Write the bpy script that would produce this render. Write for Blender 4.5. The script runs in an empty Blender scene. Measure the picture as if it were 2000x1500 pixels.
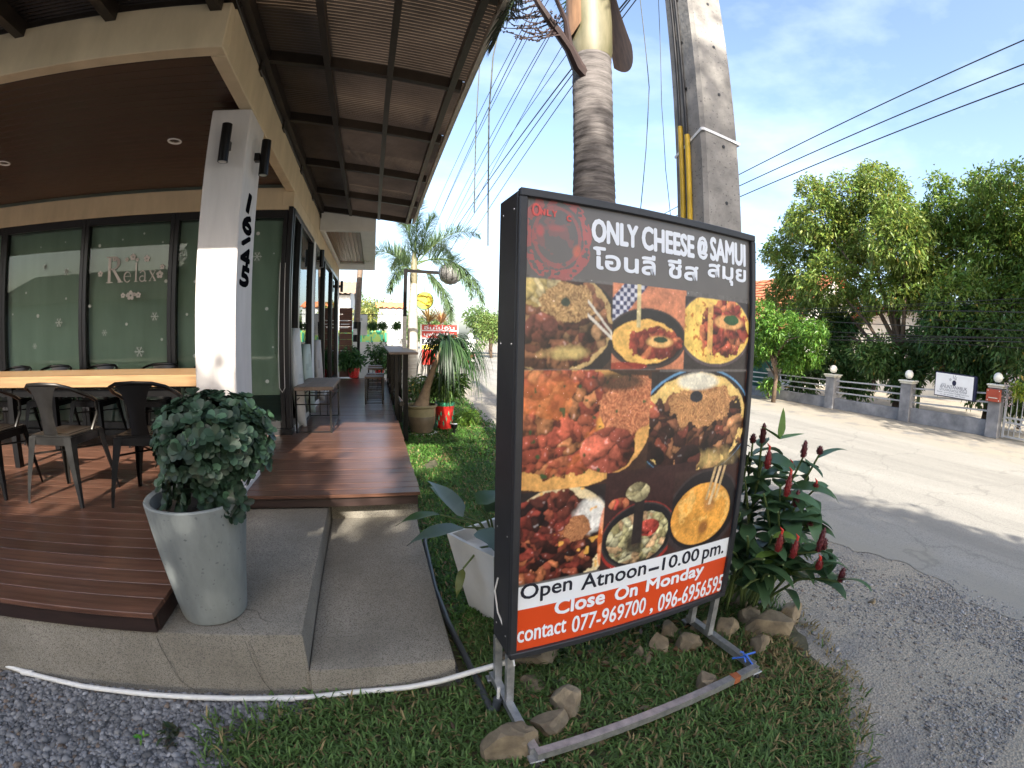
import bpy, math, random
import numpy as np
from mathutils import Vector, Matrix, noise as mnoise
from math import pi, sin, cos, radians, hypot, atan2, sqrt
random.seed(7); RNG = np.random.default_rng(11)
S = bpy.context.scene
COL = S.collection
# ------------------------------------------------------------------ camera (fisheye action camera, solved from the photograph)
CA, CB = 1.1e-3, -5.8666e-11            # theta = CA*r + CB*r^3, r in photo pixels (2000 x 1500)
YAW, PIT, ROL, CH = -0.294179, -0.0978054, 0.0209878, 1.5
def _rz(a): return np.array([[cos(a), -sin(a), 0], [sin(a), cos(a), 0], [0, 0, 1.]])
def _rx(a): return np.array([[1, 0, 0], [0, cos(a), -sin(a)], [0, sin(a), cos(a)]])
CM = _rz(YAW) @ np.array([[1, 0, 0], [0, 0, -1], [0, 1, 0.]]) @ _rx(PIT) @ _rz(ROL)
cd = bpy.data.cameras.new('camera'); cam = bpy.data.objects.new('camera', cd); COL.objects.link(cam)
mw = Matrix([list(r) for r in CM]).to_4x4(); mw.translation = (0, 0, CH); cam.matrix_world = mw
cd.type = 'PANO'; cd.clip_start = 0.01; cd.clip_end = 1000; cd.sensor_fit = 'HORIZONTAL'; cd.sensor_width = 36; cd.sensor_height = 27
cd.panorama_type = 'FISHEYE_LENS_POLYNOMIAL'; cd.fisheye_fov = radians(179)
mmp = 36 / 2000
cd.fisheye_polynomial_k0 = 0; cd.fisheye_polynomial_k1 = -CA / mmp; cd.fisheye_polynomial_k2 = 0
cd.fisheye_polynomial_k3 = -CB / mmp ** 3; cd.fisheye_polynomial_k4 = 0
S.camera = cam
# ------------------------------------------------------------------ world, sun, exposure
SUN_EL = radians(33.6); SUN_AZ = radians(6.4)     # light travels towards +Y and a little towards +X
w = bpy.data.worlds.new('World'); S.world = w; w.use_nodes = True
nt = w.node_tree; bg = nt.nodes['Background']; sky = nt.nodes.new('ShaderNodeTexSky')
sky.sky_type = 'NISHITA'; sky.sun_disc = False; sky.sun_elevation = SUN_EL; sky.sun_rotation = radians(180) + SUN_AZ
sky.air_density = 1.0; sky.dust_density = 3.0; sky.ozone_density = 1.0
bg.inputs['Strength'].default_value = 0.15
tcw = nt.nodes.new('ShaderNodeTexCoord'); mpw = nt.nodes.new('ShaderNodeMapping'); mpw.inputs['Scale'].default_value = (1.2, 2.6, 5.0); cnz = nt.nodes.new('ShaderNodeTexNoise'); cnz.inputs['Scale'].default_value = 1.6; cnz.inputs['Detail'].default_value = 7; cnz.inputs['Roughness'].default_value = .55
crw = nt.nodes.new('ShaderNodeValToRGB'); crw.color_ramp.elements[0].position = .45; crw.color_ramp.elements[1].position = 1.0; crw.color_ramp.elements[1].color = (.22, .22, .22, 1)
mxw = nt.nodes.new('ShaderNodeMix'); mxw.data_type = 'RGBA'; mxw.inputs[7].default_value = (9, 9.3, 9.8, 1)
for a_, b_ in ((tcw.outputs['Generated'], mpw.inputs[0]), (mpw.outputs[0], cnz.inputs[0]), (cnz.outputs[0], crw.inputs[0]), (crw.outputs[0], mxw.inputs[0]), (sky.outputs[0], mxw.inputs[6]), (mxw.outputs[2], bg.inputs[0])): nt.links.new(a_, b_)
sl = bpy.data.lights.new('sun', 'SUN'); so = bpy.data.objects.new('sun', sl); COL.objects.link(so)
sl.energy = 5.0; sl.angle = radians(0.55); sl.color = (1, .93, .82)
LD = Vector((sin(SUN_AZ) * cos(SUN_EL), cos(SUN_AZ) * cos(SUN_EL), -sin(SUN_EL)))
so.rotation_euler = LD.to_track_quat('-Z', 'Y').to_euler()
S.view_settings.view_transform = 'Standard'; S.view_settings.look = 'None'; S.view_settings.gamma = 1
S.view_settings.exposure = 1.6
S.render.engine = 'CYCLES'; S.cycles.use_denoising = True; S.cycles.max_bounces = 8; S.cycles.transparent_max_bounces = 16
S.cycles.sample_clamp_indirect = 8
# ------------------------------------------------------------------ pixel helpers
def ray(px, py):
    x, y = px - 1000, 750 - py; r = hypot(x, y) or 1e-6; th = CA * r + CB * r ** 3
    return CM @ np.array([sin(th) * x / r, sin(th) * y / r, -cos(th)])
def on_z(px, py, z=0):
    v = ray(px, py); t = (z - CH) / v[2]; return Vector((v[0] * t, v[1] * t, z))
def on_y(px, py, y):
    v = ray(px, py); t = y / v[1]; return Vector((v[0] * t, y, CH + v[2] * t))
def on_x(px, py, x):
    v = ray(px, py); t = x / v[0]; return Vector((x, v[1] * t, CH + v[2] * t))
def at_d(px, py, d):
    v = ray(px, py); t = d / hypot(v[0], v[1]); return Vector((v[0] * t, v[1] * t, CH + v[2] * t))
# ------------------------------------------------------------------ materials
def lin(r, g, b):
    return tuple(((c / 255) / 12.92 if c <= 10 else (((c / 255) + .055) / 1.055) ** 2.4) for c in (r, g, b))
MATS = {}
def M(name, c, rough=.6, metal=0., var=.18, scale=6., stretch=(1, 1, 1), bump=0., bscale=60., c2=None, spec=.5, rnd=0., trans=0., speck=None, coat=0., detail=5):
    m = bpy.data.materials.new(name); m.use_nodes = True; n = m.node_tree.nodes; l = m.node_tree.links
    b = n['Principled BSDF']; b.inputs['Roughness'].default_value = rough; b.inputs['Metallic'].default_value = metal
    b.inputs['Specular IOR Level'].default_value = spec; b.inputs['Coat Weight'].default_value = coat; b.inputs['Coat Roughness'].default_value = .15
    tc = n.new('ShaderNodeTexCoord'); mp = n.new('ShaderNodeMapping'); l.new(tc.outputs['Object'], mp.inputs[0]); mp.inputs['Scale'].default_value = stretch
    nz = n.new('ShaderNodeTexNoise'); nz.inputs['Scale'].default_value = scale; nz.inputs['Detail'].default_value = detail; nz.inputs['Roughness'].default_value = .62
    l.new(mp.outputs[0], nz.inputs[0])
    cr = n.new('ShaderNodeValToRGB'); cr.color_ramp.elements[0].position = .3; cr.color_ramp.elements[1].position = .72
    ca = tuple(x * (1 - var) for x in c); cb = c2 if c2 else tuple(min(1, x * (1 + var)) for x in c)
    cr.color_ramp.elements[0].color = (*ca, 1); cr.color_ramp.elements[1].color = (*cb, 1)
    l.new(nz.outputs[0], cr.inputs[0]); out = cr.outputs[0]
    if speck:
        sc, col, lo, hi = speck
        v = n.new('ShaderNodeTexVoronoi'); v.inputs['Scale'].default_value = sc; l.new(tc.outputs['Object'], v.inputs[0])
        r2 = n.new('ShaderNodeValToRGB'); r2.color_ramp.elements[0].position = lo; r2.color_ramp.elements[1].position = hi
        sx = n.new('ShaderNodeSeparateColor'); l.new(v.outputs['Color'], sx.inputs[0]); l.new(sx.outputs[0], r2.inputs[0])
        mx = n.new('ShaderNodeMix'); mx.data_type = 'RGBA'; l.new(r2.outputs[0], mx.inputs[0]); l.new(out, mx.inputs[6]); mx.inputs[7].default_value = (*col, 1); out = mx.outputs[2]
    if rnd:
        oi = n.new('ShaderNodeObjectInfo'); mr = n.new('ShaderNodeMapRange'); l.new(oi.outputs['Random'], mr.inputs[0])
        mr.inputs[3].default_value = 1 - rnd; mr.inputs[4].default_value = 1 + rnd
        hs = n.new('ShaderNodeHueSaturation'); l.new(out, hs.inputs['Color']); l.new(mr.outputs[0], hs.inputs['Value']); out = hs.outputs[0]
    l.new(out, b.inputs['Base Color'])
    if bump:
        bz = n.new('ShaderNodeTexNoise'); bz.inputs['Scale'].default_value = bscale; bz.inputs['Detail'].default_value = 4; l.new(mp.outputs[0], bz.inputs[0])
        bp = n.new('ShaderNodeBump'); bp.inputs['Strength'].default_value = bump; bp.inputs['Distance'].default_value = .01
        l.new(bz.outputs[0], bp.inputs['Height']); l.new(bp.outputs[0], b.inputs['Normal'])
    if trans:
        tr = n.new('ShaderNodeBsdfTranslucent'); l.new(out, tr.inputs[0]); ms = n.new('ShaderNodeMixShader'); ms.inputs[0].default_value = trans
        l.new(b.outputs[0], ms.inputs[1]); l.new(tr.outputs[0], ms.inputs[2]); l.new(ms.outputs[0], n['Material Output'].inputs[0])
    MATS[name] = m; return m
def attr_mat(name, rough=.6, trans=0., spec=.4, gain=1., attr='Col', bump=0):
    m = bpy.data.materials.new(name); m.use_nodes = True; n = m.node_tree.nodes; l = m.node_tree.links; b = n['Principled BSDF']
    a = n.new('ShaderNodeVertexColor'); a.layer_name = attr; b.inputs['Roughness'].default_value = rough; b.inputs['Specular IOR Level'].default_value = spec
    l.new(a.outputs[0], b.inputs['Base Color'])
    if trans:
        tr = n.new('ShaderNodeBsdfTranslucent'); l.new(a.outputs[0], tr.inputs[0]); ms = n.new('ShaderNodeMixShader'); ms.inputs[0].default_value = trans
        l.new(b.outputs[0], ms.inputs[1]); l.new(tr.outputs[0], ms.inputs[2]); l.new(ms.outputs[0], n['Material Output'].inputs[0])
    MATS[name] = m; return m
def glass_mat(name, tint, ior=1.6, rough=0.):
    m = bpy.data.materials.new(name); m.use_nodes = True; n = m.node_tree.nodes; l = m.node_tree.links; n.remove(n['Principled BSDF'])
    t = n.new('ShaderNodeBsdfTransparent'); t.inputs[0].default_value = (*tint, 1); g = n.new('ShaderNodeBsdfGlossy'); g.inputs['Roughness'].default_value = rough
    f = n.new('ShaderNodeFresnel'); f.inputs[0].default_value = ior; ms = n.new('ShaderNodeMixShader')
    l.new(f.outputs[0], ms.inputs[0]); l.new(t.outputs[0], ms.inputs[1]); l.new(g.outputs[0], ms.inputs[2]); l.new(ms.outputs[0], n['Material Output'].inputs[0])
    MATS[name] = m; return m
# ------------------------------------------------------------------ mesh builder
class MB:
    def __init__(s): s.v = []; s.f = []
    def add(s, vs, fs):
        o = len(s.v); s.v += [tuple(v) for v in vs]; s.f += [tuple(i + o for i in f) for f in fs]; return s
    def box(s, x0, x1, y0, y1, z0, z1):
        return s.add([(x0, y0, z0), (x1, y0, z0), (x1, y1, z0), (x0, y1, z0), (x0, y0, z1), (x1, y0, z1), (x1, y1, z1), (x0, y1, z1)],
                     [(0, 3, 2, 1), (4, 5, 6, 7), (0, 1, 5, 4), (1, 2, 6, 5), (2, 3, 7, 6), (3, 0, 4, 7)])
    def bbox(s, x0, x1, y0, y1, z0, z1, b=.004):   # box with chamfered vertical and horizontal edges
        def ring(z, i): return [(x0 + i, y0 + b, z), (x0 + b, y0 + i, z), (x1 - b, y0 + i, z), (x1 - i, y0 + b, z), (x1 - i, y1 - b, z), (x1 - b, y1 - i, z), (x0 + b, y1 - i, z), (x0 + i, y1 - b, z)]
        r = ring(z0, b) + ring(z0 + b, 0) + ring(z1 - b, 0) + ring(z1, b); f = [tuple(range(7, -1, -1)), tuple(range(24, 32))]
        for k in range(3):
            for i in range(8): f.append((k * 8 + i, k * 8 + (i + 1) % 8, k * 8 + 8 + (i + 1) % 8, k * 8 + 8 + i))
        return s.add(r, f)
    def quad(s, a, b, c, d): return s.add([a, b, c, d], [(0, 1, 2, 3)])
    def tube(s, pts, rad, n=8, caps=True):
        P = [Vector(p) for p in pts]; R = rad if hasattr(rad, '__len__') else [rad] * len(P); rings = []; up = None
        for i, p in enumerate(P):
            t = (P[min(i + 1, len(P) - 1)] - P[max(i - 1, 0)]).normalized()
            if up is None: up = Vector((0, 0, 1)) if abs(t.z) < .9 else Vector((1, 0, 0))
            a = (up - t * up.dot(t)).normalized(); up = a; b = t.cross(a)
            rings.append([p + (a * cos(2 * pi * k / n) + b * sin(2 * pi * k / n)) * R[i] for k in range(n)])
        vs = [q for r in rings for q in r]; f = []
        for i in range(len(P) - 1):
            for k in range(n): f.append((i * n + k, i * n + (k + 1) % n, (i + 1) * n + (k + 1) % n, (i + 1) * n + k))
        if caps: f += [tuple(range(n - 1, -1, -1)), tuple((len(P) - 1) * n + k for k in range(n))]
        return s.add(vs, f)
    def lathe(s, prof, c=(0, 0, 0), n=32, wob=0, cap0=True, cap1=False):
        vs = []; f = []
        for i, (r, z) in enumerate(prof):
            for k in range(n):
                a = 2 * pi * k / n; rr = r * (1 + (wob * mnoise.noise(Vector((cos(a) * 2, sin(a) * 2, z * 3)))) if wob else 1); vs.append((c[0] + cos(a) * rr, c[1] + sin(a) * rr, c[2] + z))
        for i in range(len(prof) - 1):
            for k in range(n): f.append((i * n + k, i * n + (k + 1) % n, (i + 1) * n + (k + 1) % n, (i + 1) * n + k))
        if cap0: f.append(tuple(range(n - 1, -1, -1)))
        if cap1: f.append(tuple((len(prof) - 1) * n + k for k in range(n)))
        return s.add(vs, f)
    def bar(s, a, b, w, h):     # square bar between two points
        a = Vector(a); b = Vector(b); t = (b - a).normalized(); up = Vector((0, 0, 1)) if abs(t.z) < .95 else Vector((0, 1, 0))
        sd = t.cross(up).normalized() * w / 2; u = sd.cross(t).normalized() * h / 2
        vs = [p + q for p in (a, b) for q in (-sd - u, sd - u, sd + u, -sd + u)]
        return s.add(vs, [(0, 1, 2, 3), (7, 6, 5, 4), (0, 4, 5, 1), (1, 5, 6, 2), (2, 6, 7, 3), (3, 7, 4, 0)])
    def xf(s, m): s.v = [tuple(m @ Vector(v)) for v in s.v]; return s
    def build(s, name, mat, parent=None, smooth=False, org=None):
        if org is None: org = parent['_o'] if parent is not None and '_o' in parent else (0, 0, 0)
        me = bpy.data.meshes.new(name); me.from_pydata([(v[0] - org[0], v[1] - org[1], v[2] - org[2]) for v in s.v], [], s.f)
        me.materials.append(MATS[mat] if isinstance(mat, str) else mat)
        if smooth:
            me.polygons.foreach_set('use_smooth', [True] * len(me.polygons))
            if smooth != 2:
                try: me.set_sharp_from_angle(angle=radians(40))
                except Exception: pass
        me.update(); o = bpy.data.objects.new(name, me); COL.objects.link(o)
        if parent is not None: o.parent = parent; o['_o'] = org
        else: o.location = org; o['_o'] = org
        return o
def tag(o, label, cat, group=None, kind=None):
    if label: o['label'] = label
    if cat: o['category'] = cat
    if group: o['group'] = group
    if kind: o['kind'] = kind
    return o
def thing(name, label, cat, loc=(0, 0, 0), group=None):
    o = bpy.data.objects.new(name, None); COL.objects.link(o); o.location = loc; o.empty_display_size = .1; o['_o'] = tuple(loc)
    return tag(o, label, cat, group)
def struct(o): o['kind'] = 'structure'; return o
def copy_tree(o, parent=None):
    c = o.copy(); COL.objects.link(c)
    if parent is not None: c.parent = parent
    for ch in list(o.children): copy_tree(ch, c)
    return c
def np_mesh(name, V, F, mat, parent=None, col=None, smooth=False, org=None):
    """V (n,3), F (m,k) arrays; col per-face colours"""
    if org is None: org = parent['_o'] if parent is not None else (0, 0, 0)
    me = bpy.data.meshes.new(name); k = F.shape[1]; me.vertices.add(len(V)); me.vertices.foreach_set('co', (V - np.array(org)).astype(np.float32).ravel())
    me.loops.add(F.size); me.loops.foreach_set('vertex_index', F.astype(np.int32).ravel()); me.polygons.add(len(F))
    me.polygons.foreach_set('loop_start', (np.arange(len(F)) * k).astype(np.int32))
    if smooth: me.polygons.foreach_set('use_smooth', np.ones(len(F), bool))
    me.update(calc_edges=True)
    if col is not None:
        a = me.attributes.new('Col', 'FLOAT_COLOR', 'FACE') if len(col) == len(F) else me.attributes.new('Col', 'FLOAT_COLOR', 'POINT')
        a.data.foreach_set('color', np.concatenate([col, np.ones((len(col), 1))], 1).astype(np.float32).ravel())
    me.materials.append(MATS[mat] if isinstance(mat, str) else mat); o = bpy.data.objects.new(name, me); COL.objects.link(o); o['_o'] = tuple(org)
    if parent is not None: o.parent = parent
    else: o.location = org
    return o
def text(body, size, mat, parent, origin, ux, uy, name='lettering', width=None, height=None, bold=0., shear=0., align='LEFT', ext=.0008, spacing=1., fat=0.):
    """flat lettering on a plane: origin = left end of the baseline, ux/uy unit axes; width/height fit the box"""
    cu = bpy.data.curves.new('t', 'FONT'); cu.body = body; cu.size = 1; cu.offset = bold; cu.shear = shear; cu.extrude = 0; cu.resolution_u = 3; cu.space_character = spacing
    to = bpy.data.objects.new('t', cu); COL.objects.link(to); dg = bpy.context.evaluated_depsgraph_get()
    me = bpy.data.meshes.new_from_object(to.evaluated_get(dg)); bpy.data.objects.remove(to); bpy.data.curves.remove(cu)
    n = len(me.vertices); V = np.zeros(n * 3, np.float32); me.vertices.foreach_get('co', V); V = V.reshape(-1, 3)
    lo = V.min(0); hi = V.max(0); sx = width / (hi[0] - lo[0]) if width else size; sy = height / (hi[1] - lo[1]) if height else size
    if width and not height and not size: sy = sx
    ox = lo[0] if align == 'LEFT' else (lo[0] + hi[0]) / 2; oy = lo[1] if height else 0
    o3 = Vector(origin); po = Vector(parent['_o']); ux = Vector(ux); uy = Vector(uy); nn = ux.cross(uy)
    W = [o3 - po + ux * float((v[0] - ox) * sx) + uy * float((v[1] - oy) * sy) + nn * ext for v in V]
    if fat:
        fs = [tuple(p.vertices) for p in me.polygons]; VV = list(W); FF = list(fs)
        for q, (ax, ay) in enumerate(((1, 0), (-1, 0), (0, 1), (0, -1), (.7, .7), (-.7, .7), (.7, -.7), (-.7, -.7))):
            o_ = len(VV); VV += [p + (ux * ax + uy * ay) * fat - nn * (.00004 * (q + 1)) for p in W]; FF += [tuple(i + o_ for i in f) for f in fs]
        me = bpy.data.meshes.new(name); me.from_pydata([tuple(p) for p in VV], [], FF)
    else: me.vertices.foreach_set('co', [c for p in W for c in p])
    me.materials.clear(); me.materials.append(MATS[mat]); me.update()
    o = bpy.data.objects.new(name, me); COL.objects.link(o); o.parent = parent; o['_o'] = parent['_o']; return o

M('deckwood', (.092, .044, .029), .28, var=.5, scale=3, stretch=(.6, 14, 14), rnd=.22, bump=.12, bscale=9, spec=.5)
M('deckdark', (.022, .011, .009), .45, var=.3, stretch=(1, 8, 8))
M('washed', (.215, .195, .155), .9, var=.30, scale=2.2, bump=.55, bscale=260, speck=(300, (.095, .085, .07), .55, .90), c2=(.27, .25, .21))
M('cream', (.55, .45, .30), .75, var=.14, scale=2.5, stretch=(2, 2, .7), bump=.08, bscale=120, detail=9)
M('columnpaint', (.56, .53, .51), .75, var=.10, scale=3, stretch=(3, 3, .5), bump=.08, bscale=150, detail=9)
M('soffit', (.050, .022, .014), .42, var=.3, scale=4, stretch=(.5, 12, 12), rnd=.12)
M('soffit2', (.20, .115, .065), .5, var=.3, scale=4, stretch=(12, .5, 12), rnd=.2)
M('blackframe', (.012, .012, .013), .35, var=.2)
M('awnframe', (.022, .016, .012), .45, var=.3, scale=12, bump=.05)
M('blackmetal', (.011, .0105, .0105), .28, metal=.6, var=.35, scale=5)
M('gunmetal', (.055, .052, .048), .30, metal=.85, var=.4, scale=6)
M('galv', (.42, .43, .44), .42, metal=.75, var=.3, scale=30, c2=(.55, .55, .54))
M('rust', (.30, .09, .03), .8, var=.3)
M('tablewood', (.26, .155, .075), .35, var=.3, scale=3, stretch=(.6, 9, 9), rnd=.1)
M('oldwood', (.17, .12, .085), .6, var=.35, scale=4, stretch=(1, 10, 6))
M('concpot', (.15, .168, .168), .75, var=.35, scale=3.5, stretch=(1.5, 1.5, .5), bump=.1, bscale=50, c2=(.225, .245, .24), speck=(120, (.09, .10, .10), .978, 1.), detail=9)
M('soil', (.035, .026, .018), .95, bump=.5, bscale=60)
M('pvc', (.62, .61, .58), .4, var=.08)
M('hose', (.045, .05, .055), .5, var=.3)
M('poleconc', (.25, .24, .225), .9, var=.4, scale=3.5, bump=.35, bscale=45, c2=(.38, .36, .335), speck=(120, (.13, .125, .12), .955, .99))
M('yellowpvc', (.62, .40, .03), .4, var=.2)
M('bark', (.105, .095, .092), .95, var=.4, scale=7, stretch=(1, 1, 6), bump=.5, bscale=22, c2=(.19, .172, .165))
M('treebark', (.11, .075, .05), .95, var=.35, scale=8, bump=.5, bscale=20)
M('crownshaft', (.115, .115, .055), .55, var=.35, scale=3, stretch=(3, 3, .6), c2=(.21, .185, .115))
M('sheath', (.22, .12, .06), .6, var=.35, scale=6, stretch=(5, 5, .6))
M('infl', (.045, .028, .026), .6, var=.3)
M('signblack', (.020, .021, .025), .45, var=.2, scale=10)
M('white', (.78, .78, .78), .5, var=.04)
M('signletter', (.74, .78, .84), .5, var=.02)
M('navy', (.010, .013, .045), .4, var=.1)
M('ink', (.008, .010, .022), .5, var=.05)
M('rubber', (.015, .015, .015), .7)
M('rock', (.11, .085, .058), .9, var=.4, scale=7, bump=.7, bscale=24, c2=(.34, .27, .17), rnd=.25)
M('road', (.225, .215, .19), .92, var=.2, scale=.9, stretch=(1.6, .16, 1), bump=.4, bscale=150, speck=(160, (.15, .142, .125), .62, .98), c2=(.31, .295, .26), detail=9)
M('fencegrey', (.18, .185, .20), .85, var=.3, scale=3, bump=.1, c2=(.30, .30, .31))
M('capcream', (.62, .60, .52), .7, var=.1)
M('railgrey', (.40, .41, .43), .4, metal=.4, var=.15)
M('globe', (.78, .76, .68), .3, var=.03)
M('mailred', (.35, .06, .03), .45, var=.15)
M('roofred', (.42, .09, .05), .75, var=.25, scale=5, rnd=.18)
M('rooforange', (.48, .17, .08), .75, var=.25, scale=5, rnd=.18)
M('wallwhite', (.66, .65, .62), .8, var=.06)
M('greynet', (.40, .43, .43), .8, var=.2, scale=5)
M('cable', (.012, .012, .014), .5)
M('rope', (.07, .075, .06), .8)
M('red', (.52, .035, .025), .35, var=.15)
M('redpaint', (.60, .03, .025), .3, var=.2, scale=5)
M('glaze', (.13, .095, .06), .35, var=.3, scale=8)
M('glazerim', (.24, .20, .11), .3, var=.2, scale=8)
M('ponytrunk', (.26, .18, .11), .9, var=.3, scale=12, bump=.5, bscale=30)
M('palewood', (.46, .42, .35), .7, var=.2, scale=6, stretch=(1, 1, 8))
M('menuwood', (.10, .035, .020), .5, var=.3, scale=4, stretch=(.5, 8, 8))
M('yellow', (.80, .62, .06), .4, var=.1)
M('green', (.05, .30, .16), .5, var=.3)
M('orange', (.62, .10, .02), .4, var=.05)
M('skin', (.30, .14, .09), .5, var=.1)
M('denim', (.05, .06, .10), .8)
M('tealnet', (.02, .09, .07), .8, var=.3)
M('blue', (.03, .12, .5), .4)
M('steel', (.55, .55, .55), .3, metal=.9)
M('lampglass', (.55, .54, .50), .25)
M('frost', (.52, .58, .55), .5, var=.03)
M('flower', (.85, .80, .80), .6)
M('blind', (.37, .41, .36), .85, var=.12, scale=2.2, stretch=(2, 1, .35))
M('tile', (.55, .54, .50), .4, var=.1)
M('boardwhite', (.62, .66, .66), .35, var=.08, scale=3)
M('cone', (.085, .009, .013), .45, var=.3, scale=30, bump=.6, bscale=60)
M('conered', (.17, .012, .013), .5, var=.2)
M('cane', (.09, .13, .04), .6, var=.3)
attr_mat('leaf', .45, .38, .45); attr_mat('leafglossy', .45, .15, .35); attr_mat('grass', .55, .25, .3); attr_mat('pebble', .85); attr_mat('print', .32, 0, .5); attr_mat('frond', .4, .25, .4)
glass_mat('glass', (.80, .86, .825), 1.28); glass_mat('glassside', (.55, .74, .68))
mm = M('polycarb', (.095, .066, .044), .30, var=.35, scale=2, trans=.36)
D = .44   # deck level
# ================================================================== SETTING
def ground_mat():
    m = bpy.data.materials.new('gravelground'); m.use_nodes = True; n = m.node_tree.nodes; l = m.node_tree.links; b = n['Principled BSDF']; b.inputs['Roughness'].default_value = .95
    tc = n.new('ShaderNodeTexCoord'); v = n.new('ShaderNodeTexVoronoi'); v.inputs['Scale'].default_value = 75; l.new(tc.outputs['Object'], v.inputs[0])
    sx = n.new('ShaderNodeSeparateColor'); l.new(v.outputs['Color'], sx.inputs[0]); r = n.new('ShaderNodeValToRGB'); l.new(sx.outputs[0], r.inputs[0])
    r.color_ramp.elements[0].color = (.085, .085, .09, 1); r.color_ramp.elements[1].color = (.20, .197, .19, 1)
    nz = n.new('ShaderNodeTexNoise'); nz.inputs['Scale'].default_value = 1.3; nz.inputs['Detail'].default_value = 8; nz.inputs['Roughness'].default_value = .7; l.new(tc.outputs['Object'], nz.inputs[0])
    sp = n.new('ShaderNodeSeparateXYZ'); l.new(tc.outputs['Object'], sp.inputs[0])
    mr = n.new('ShaderNodeMapRange'); mr.inputs[1].default_value = .2; mr.inputs[2].default_value = 1.8; mr.inputs[3].default_value = -.40; mr.inputs[4].default_value = .10; l.new(sp.outputs[0], mr.inputs[0])
    ad = n.new('ShaderNodeMath'); l.new(nz.outputs[0], ad.inputs[0]); l.new(mr.outputs[0], ad.inputs[1])
    r2 = n.new('ShaderNodeValToRGB'); r2.color_ramp.elements[0].position = .40; r2.color_ramp.elements[1].position = .60; l.new(ad.outputs[0], r2.inputs[0])
    n3 = n.new('ShaderNodeTexNoise'); n3.inputs['Scale'].default_value = 60; n3.inputs['Detail'].default_value = 6; l.new(tc.outputs['Object'], n3.inputs[0]); r3 = n.new('ShaderNodeValToRGB'); l.new(n3.outputs[0], r3.inputs[0])
    r3.color_ramp.elements[0].position = .35; r3.color_ramp.elements[1].position = .65
    r3.color_ramp.elements[0].color = (.225, .195, .150, 1); r3.color_ramp.elements[1].color = (.33, .295, .235, 1)
    mx = n.new('ShaderNodeMix'); mx.data_type = 'RGBA'; l.new(r2.outputs[0], mx.inputs[0]); l.new(r.outputs[0], mx.inputs[6]); l.new(r3.outputs[0], mx.inputs[7]); l.new(mx.outputs[2], b.inputs['Base Color'])
    bp = n.new('ShaderNodeBump'); bp.inputs['Strength'].default_value = .6; bp.inputs['Distance'].default_value = .012; l.new(v.outputs['Distance'], bp.inputs['Height']); l.new(bp.outputs[0], b.inputs['Normal'])
    MATS['ground'] = m
ground_mat()
M('lawnsoil', (.05, .055, .022), .95, var=.4, scale=9, c2=(.11, .095, .055), bump=.5, bscale=40)
g = MB(); g.quad((-300, -200, -.0), (300, -200, 0), (300, 400, 0), (-300, 400, 0)); struct(g.build('ground', 'ground'))
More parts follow.
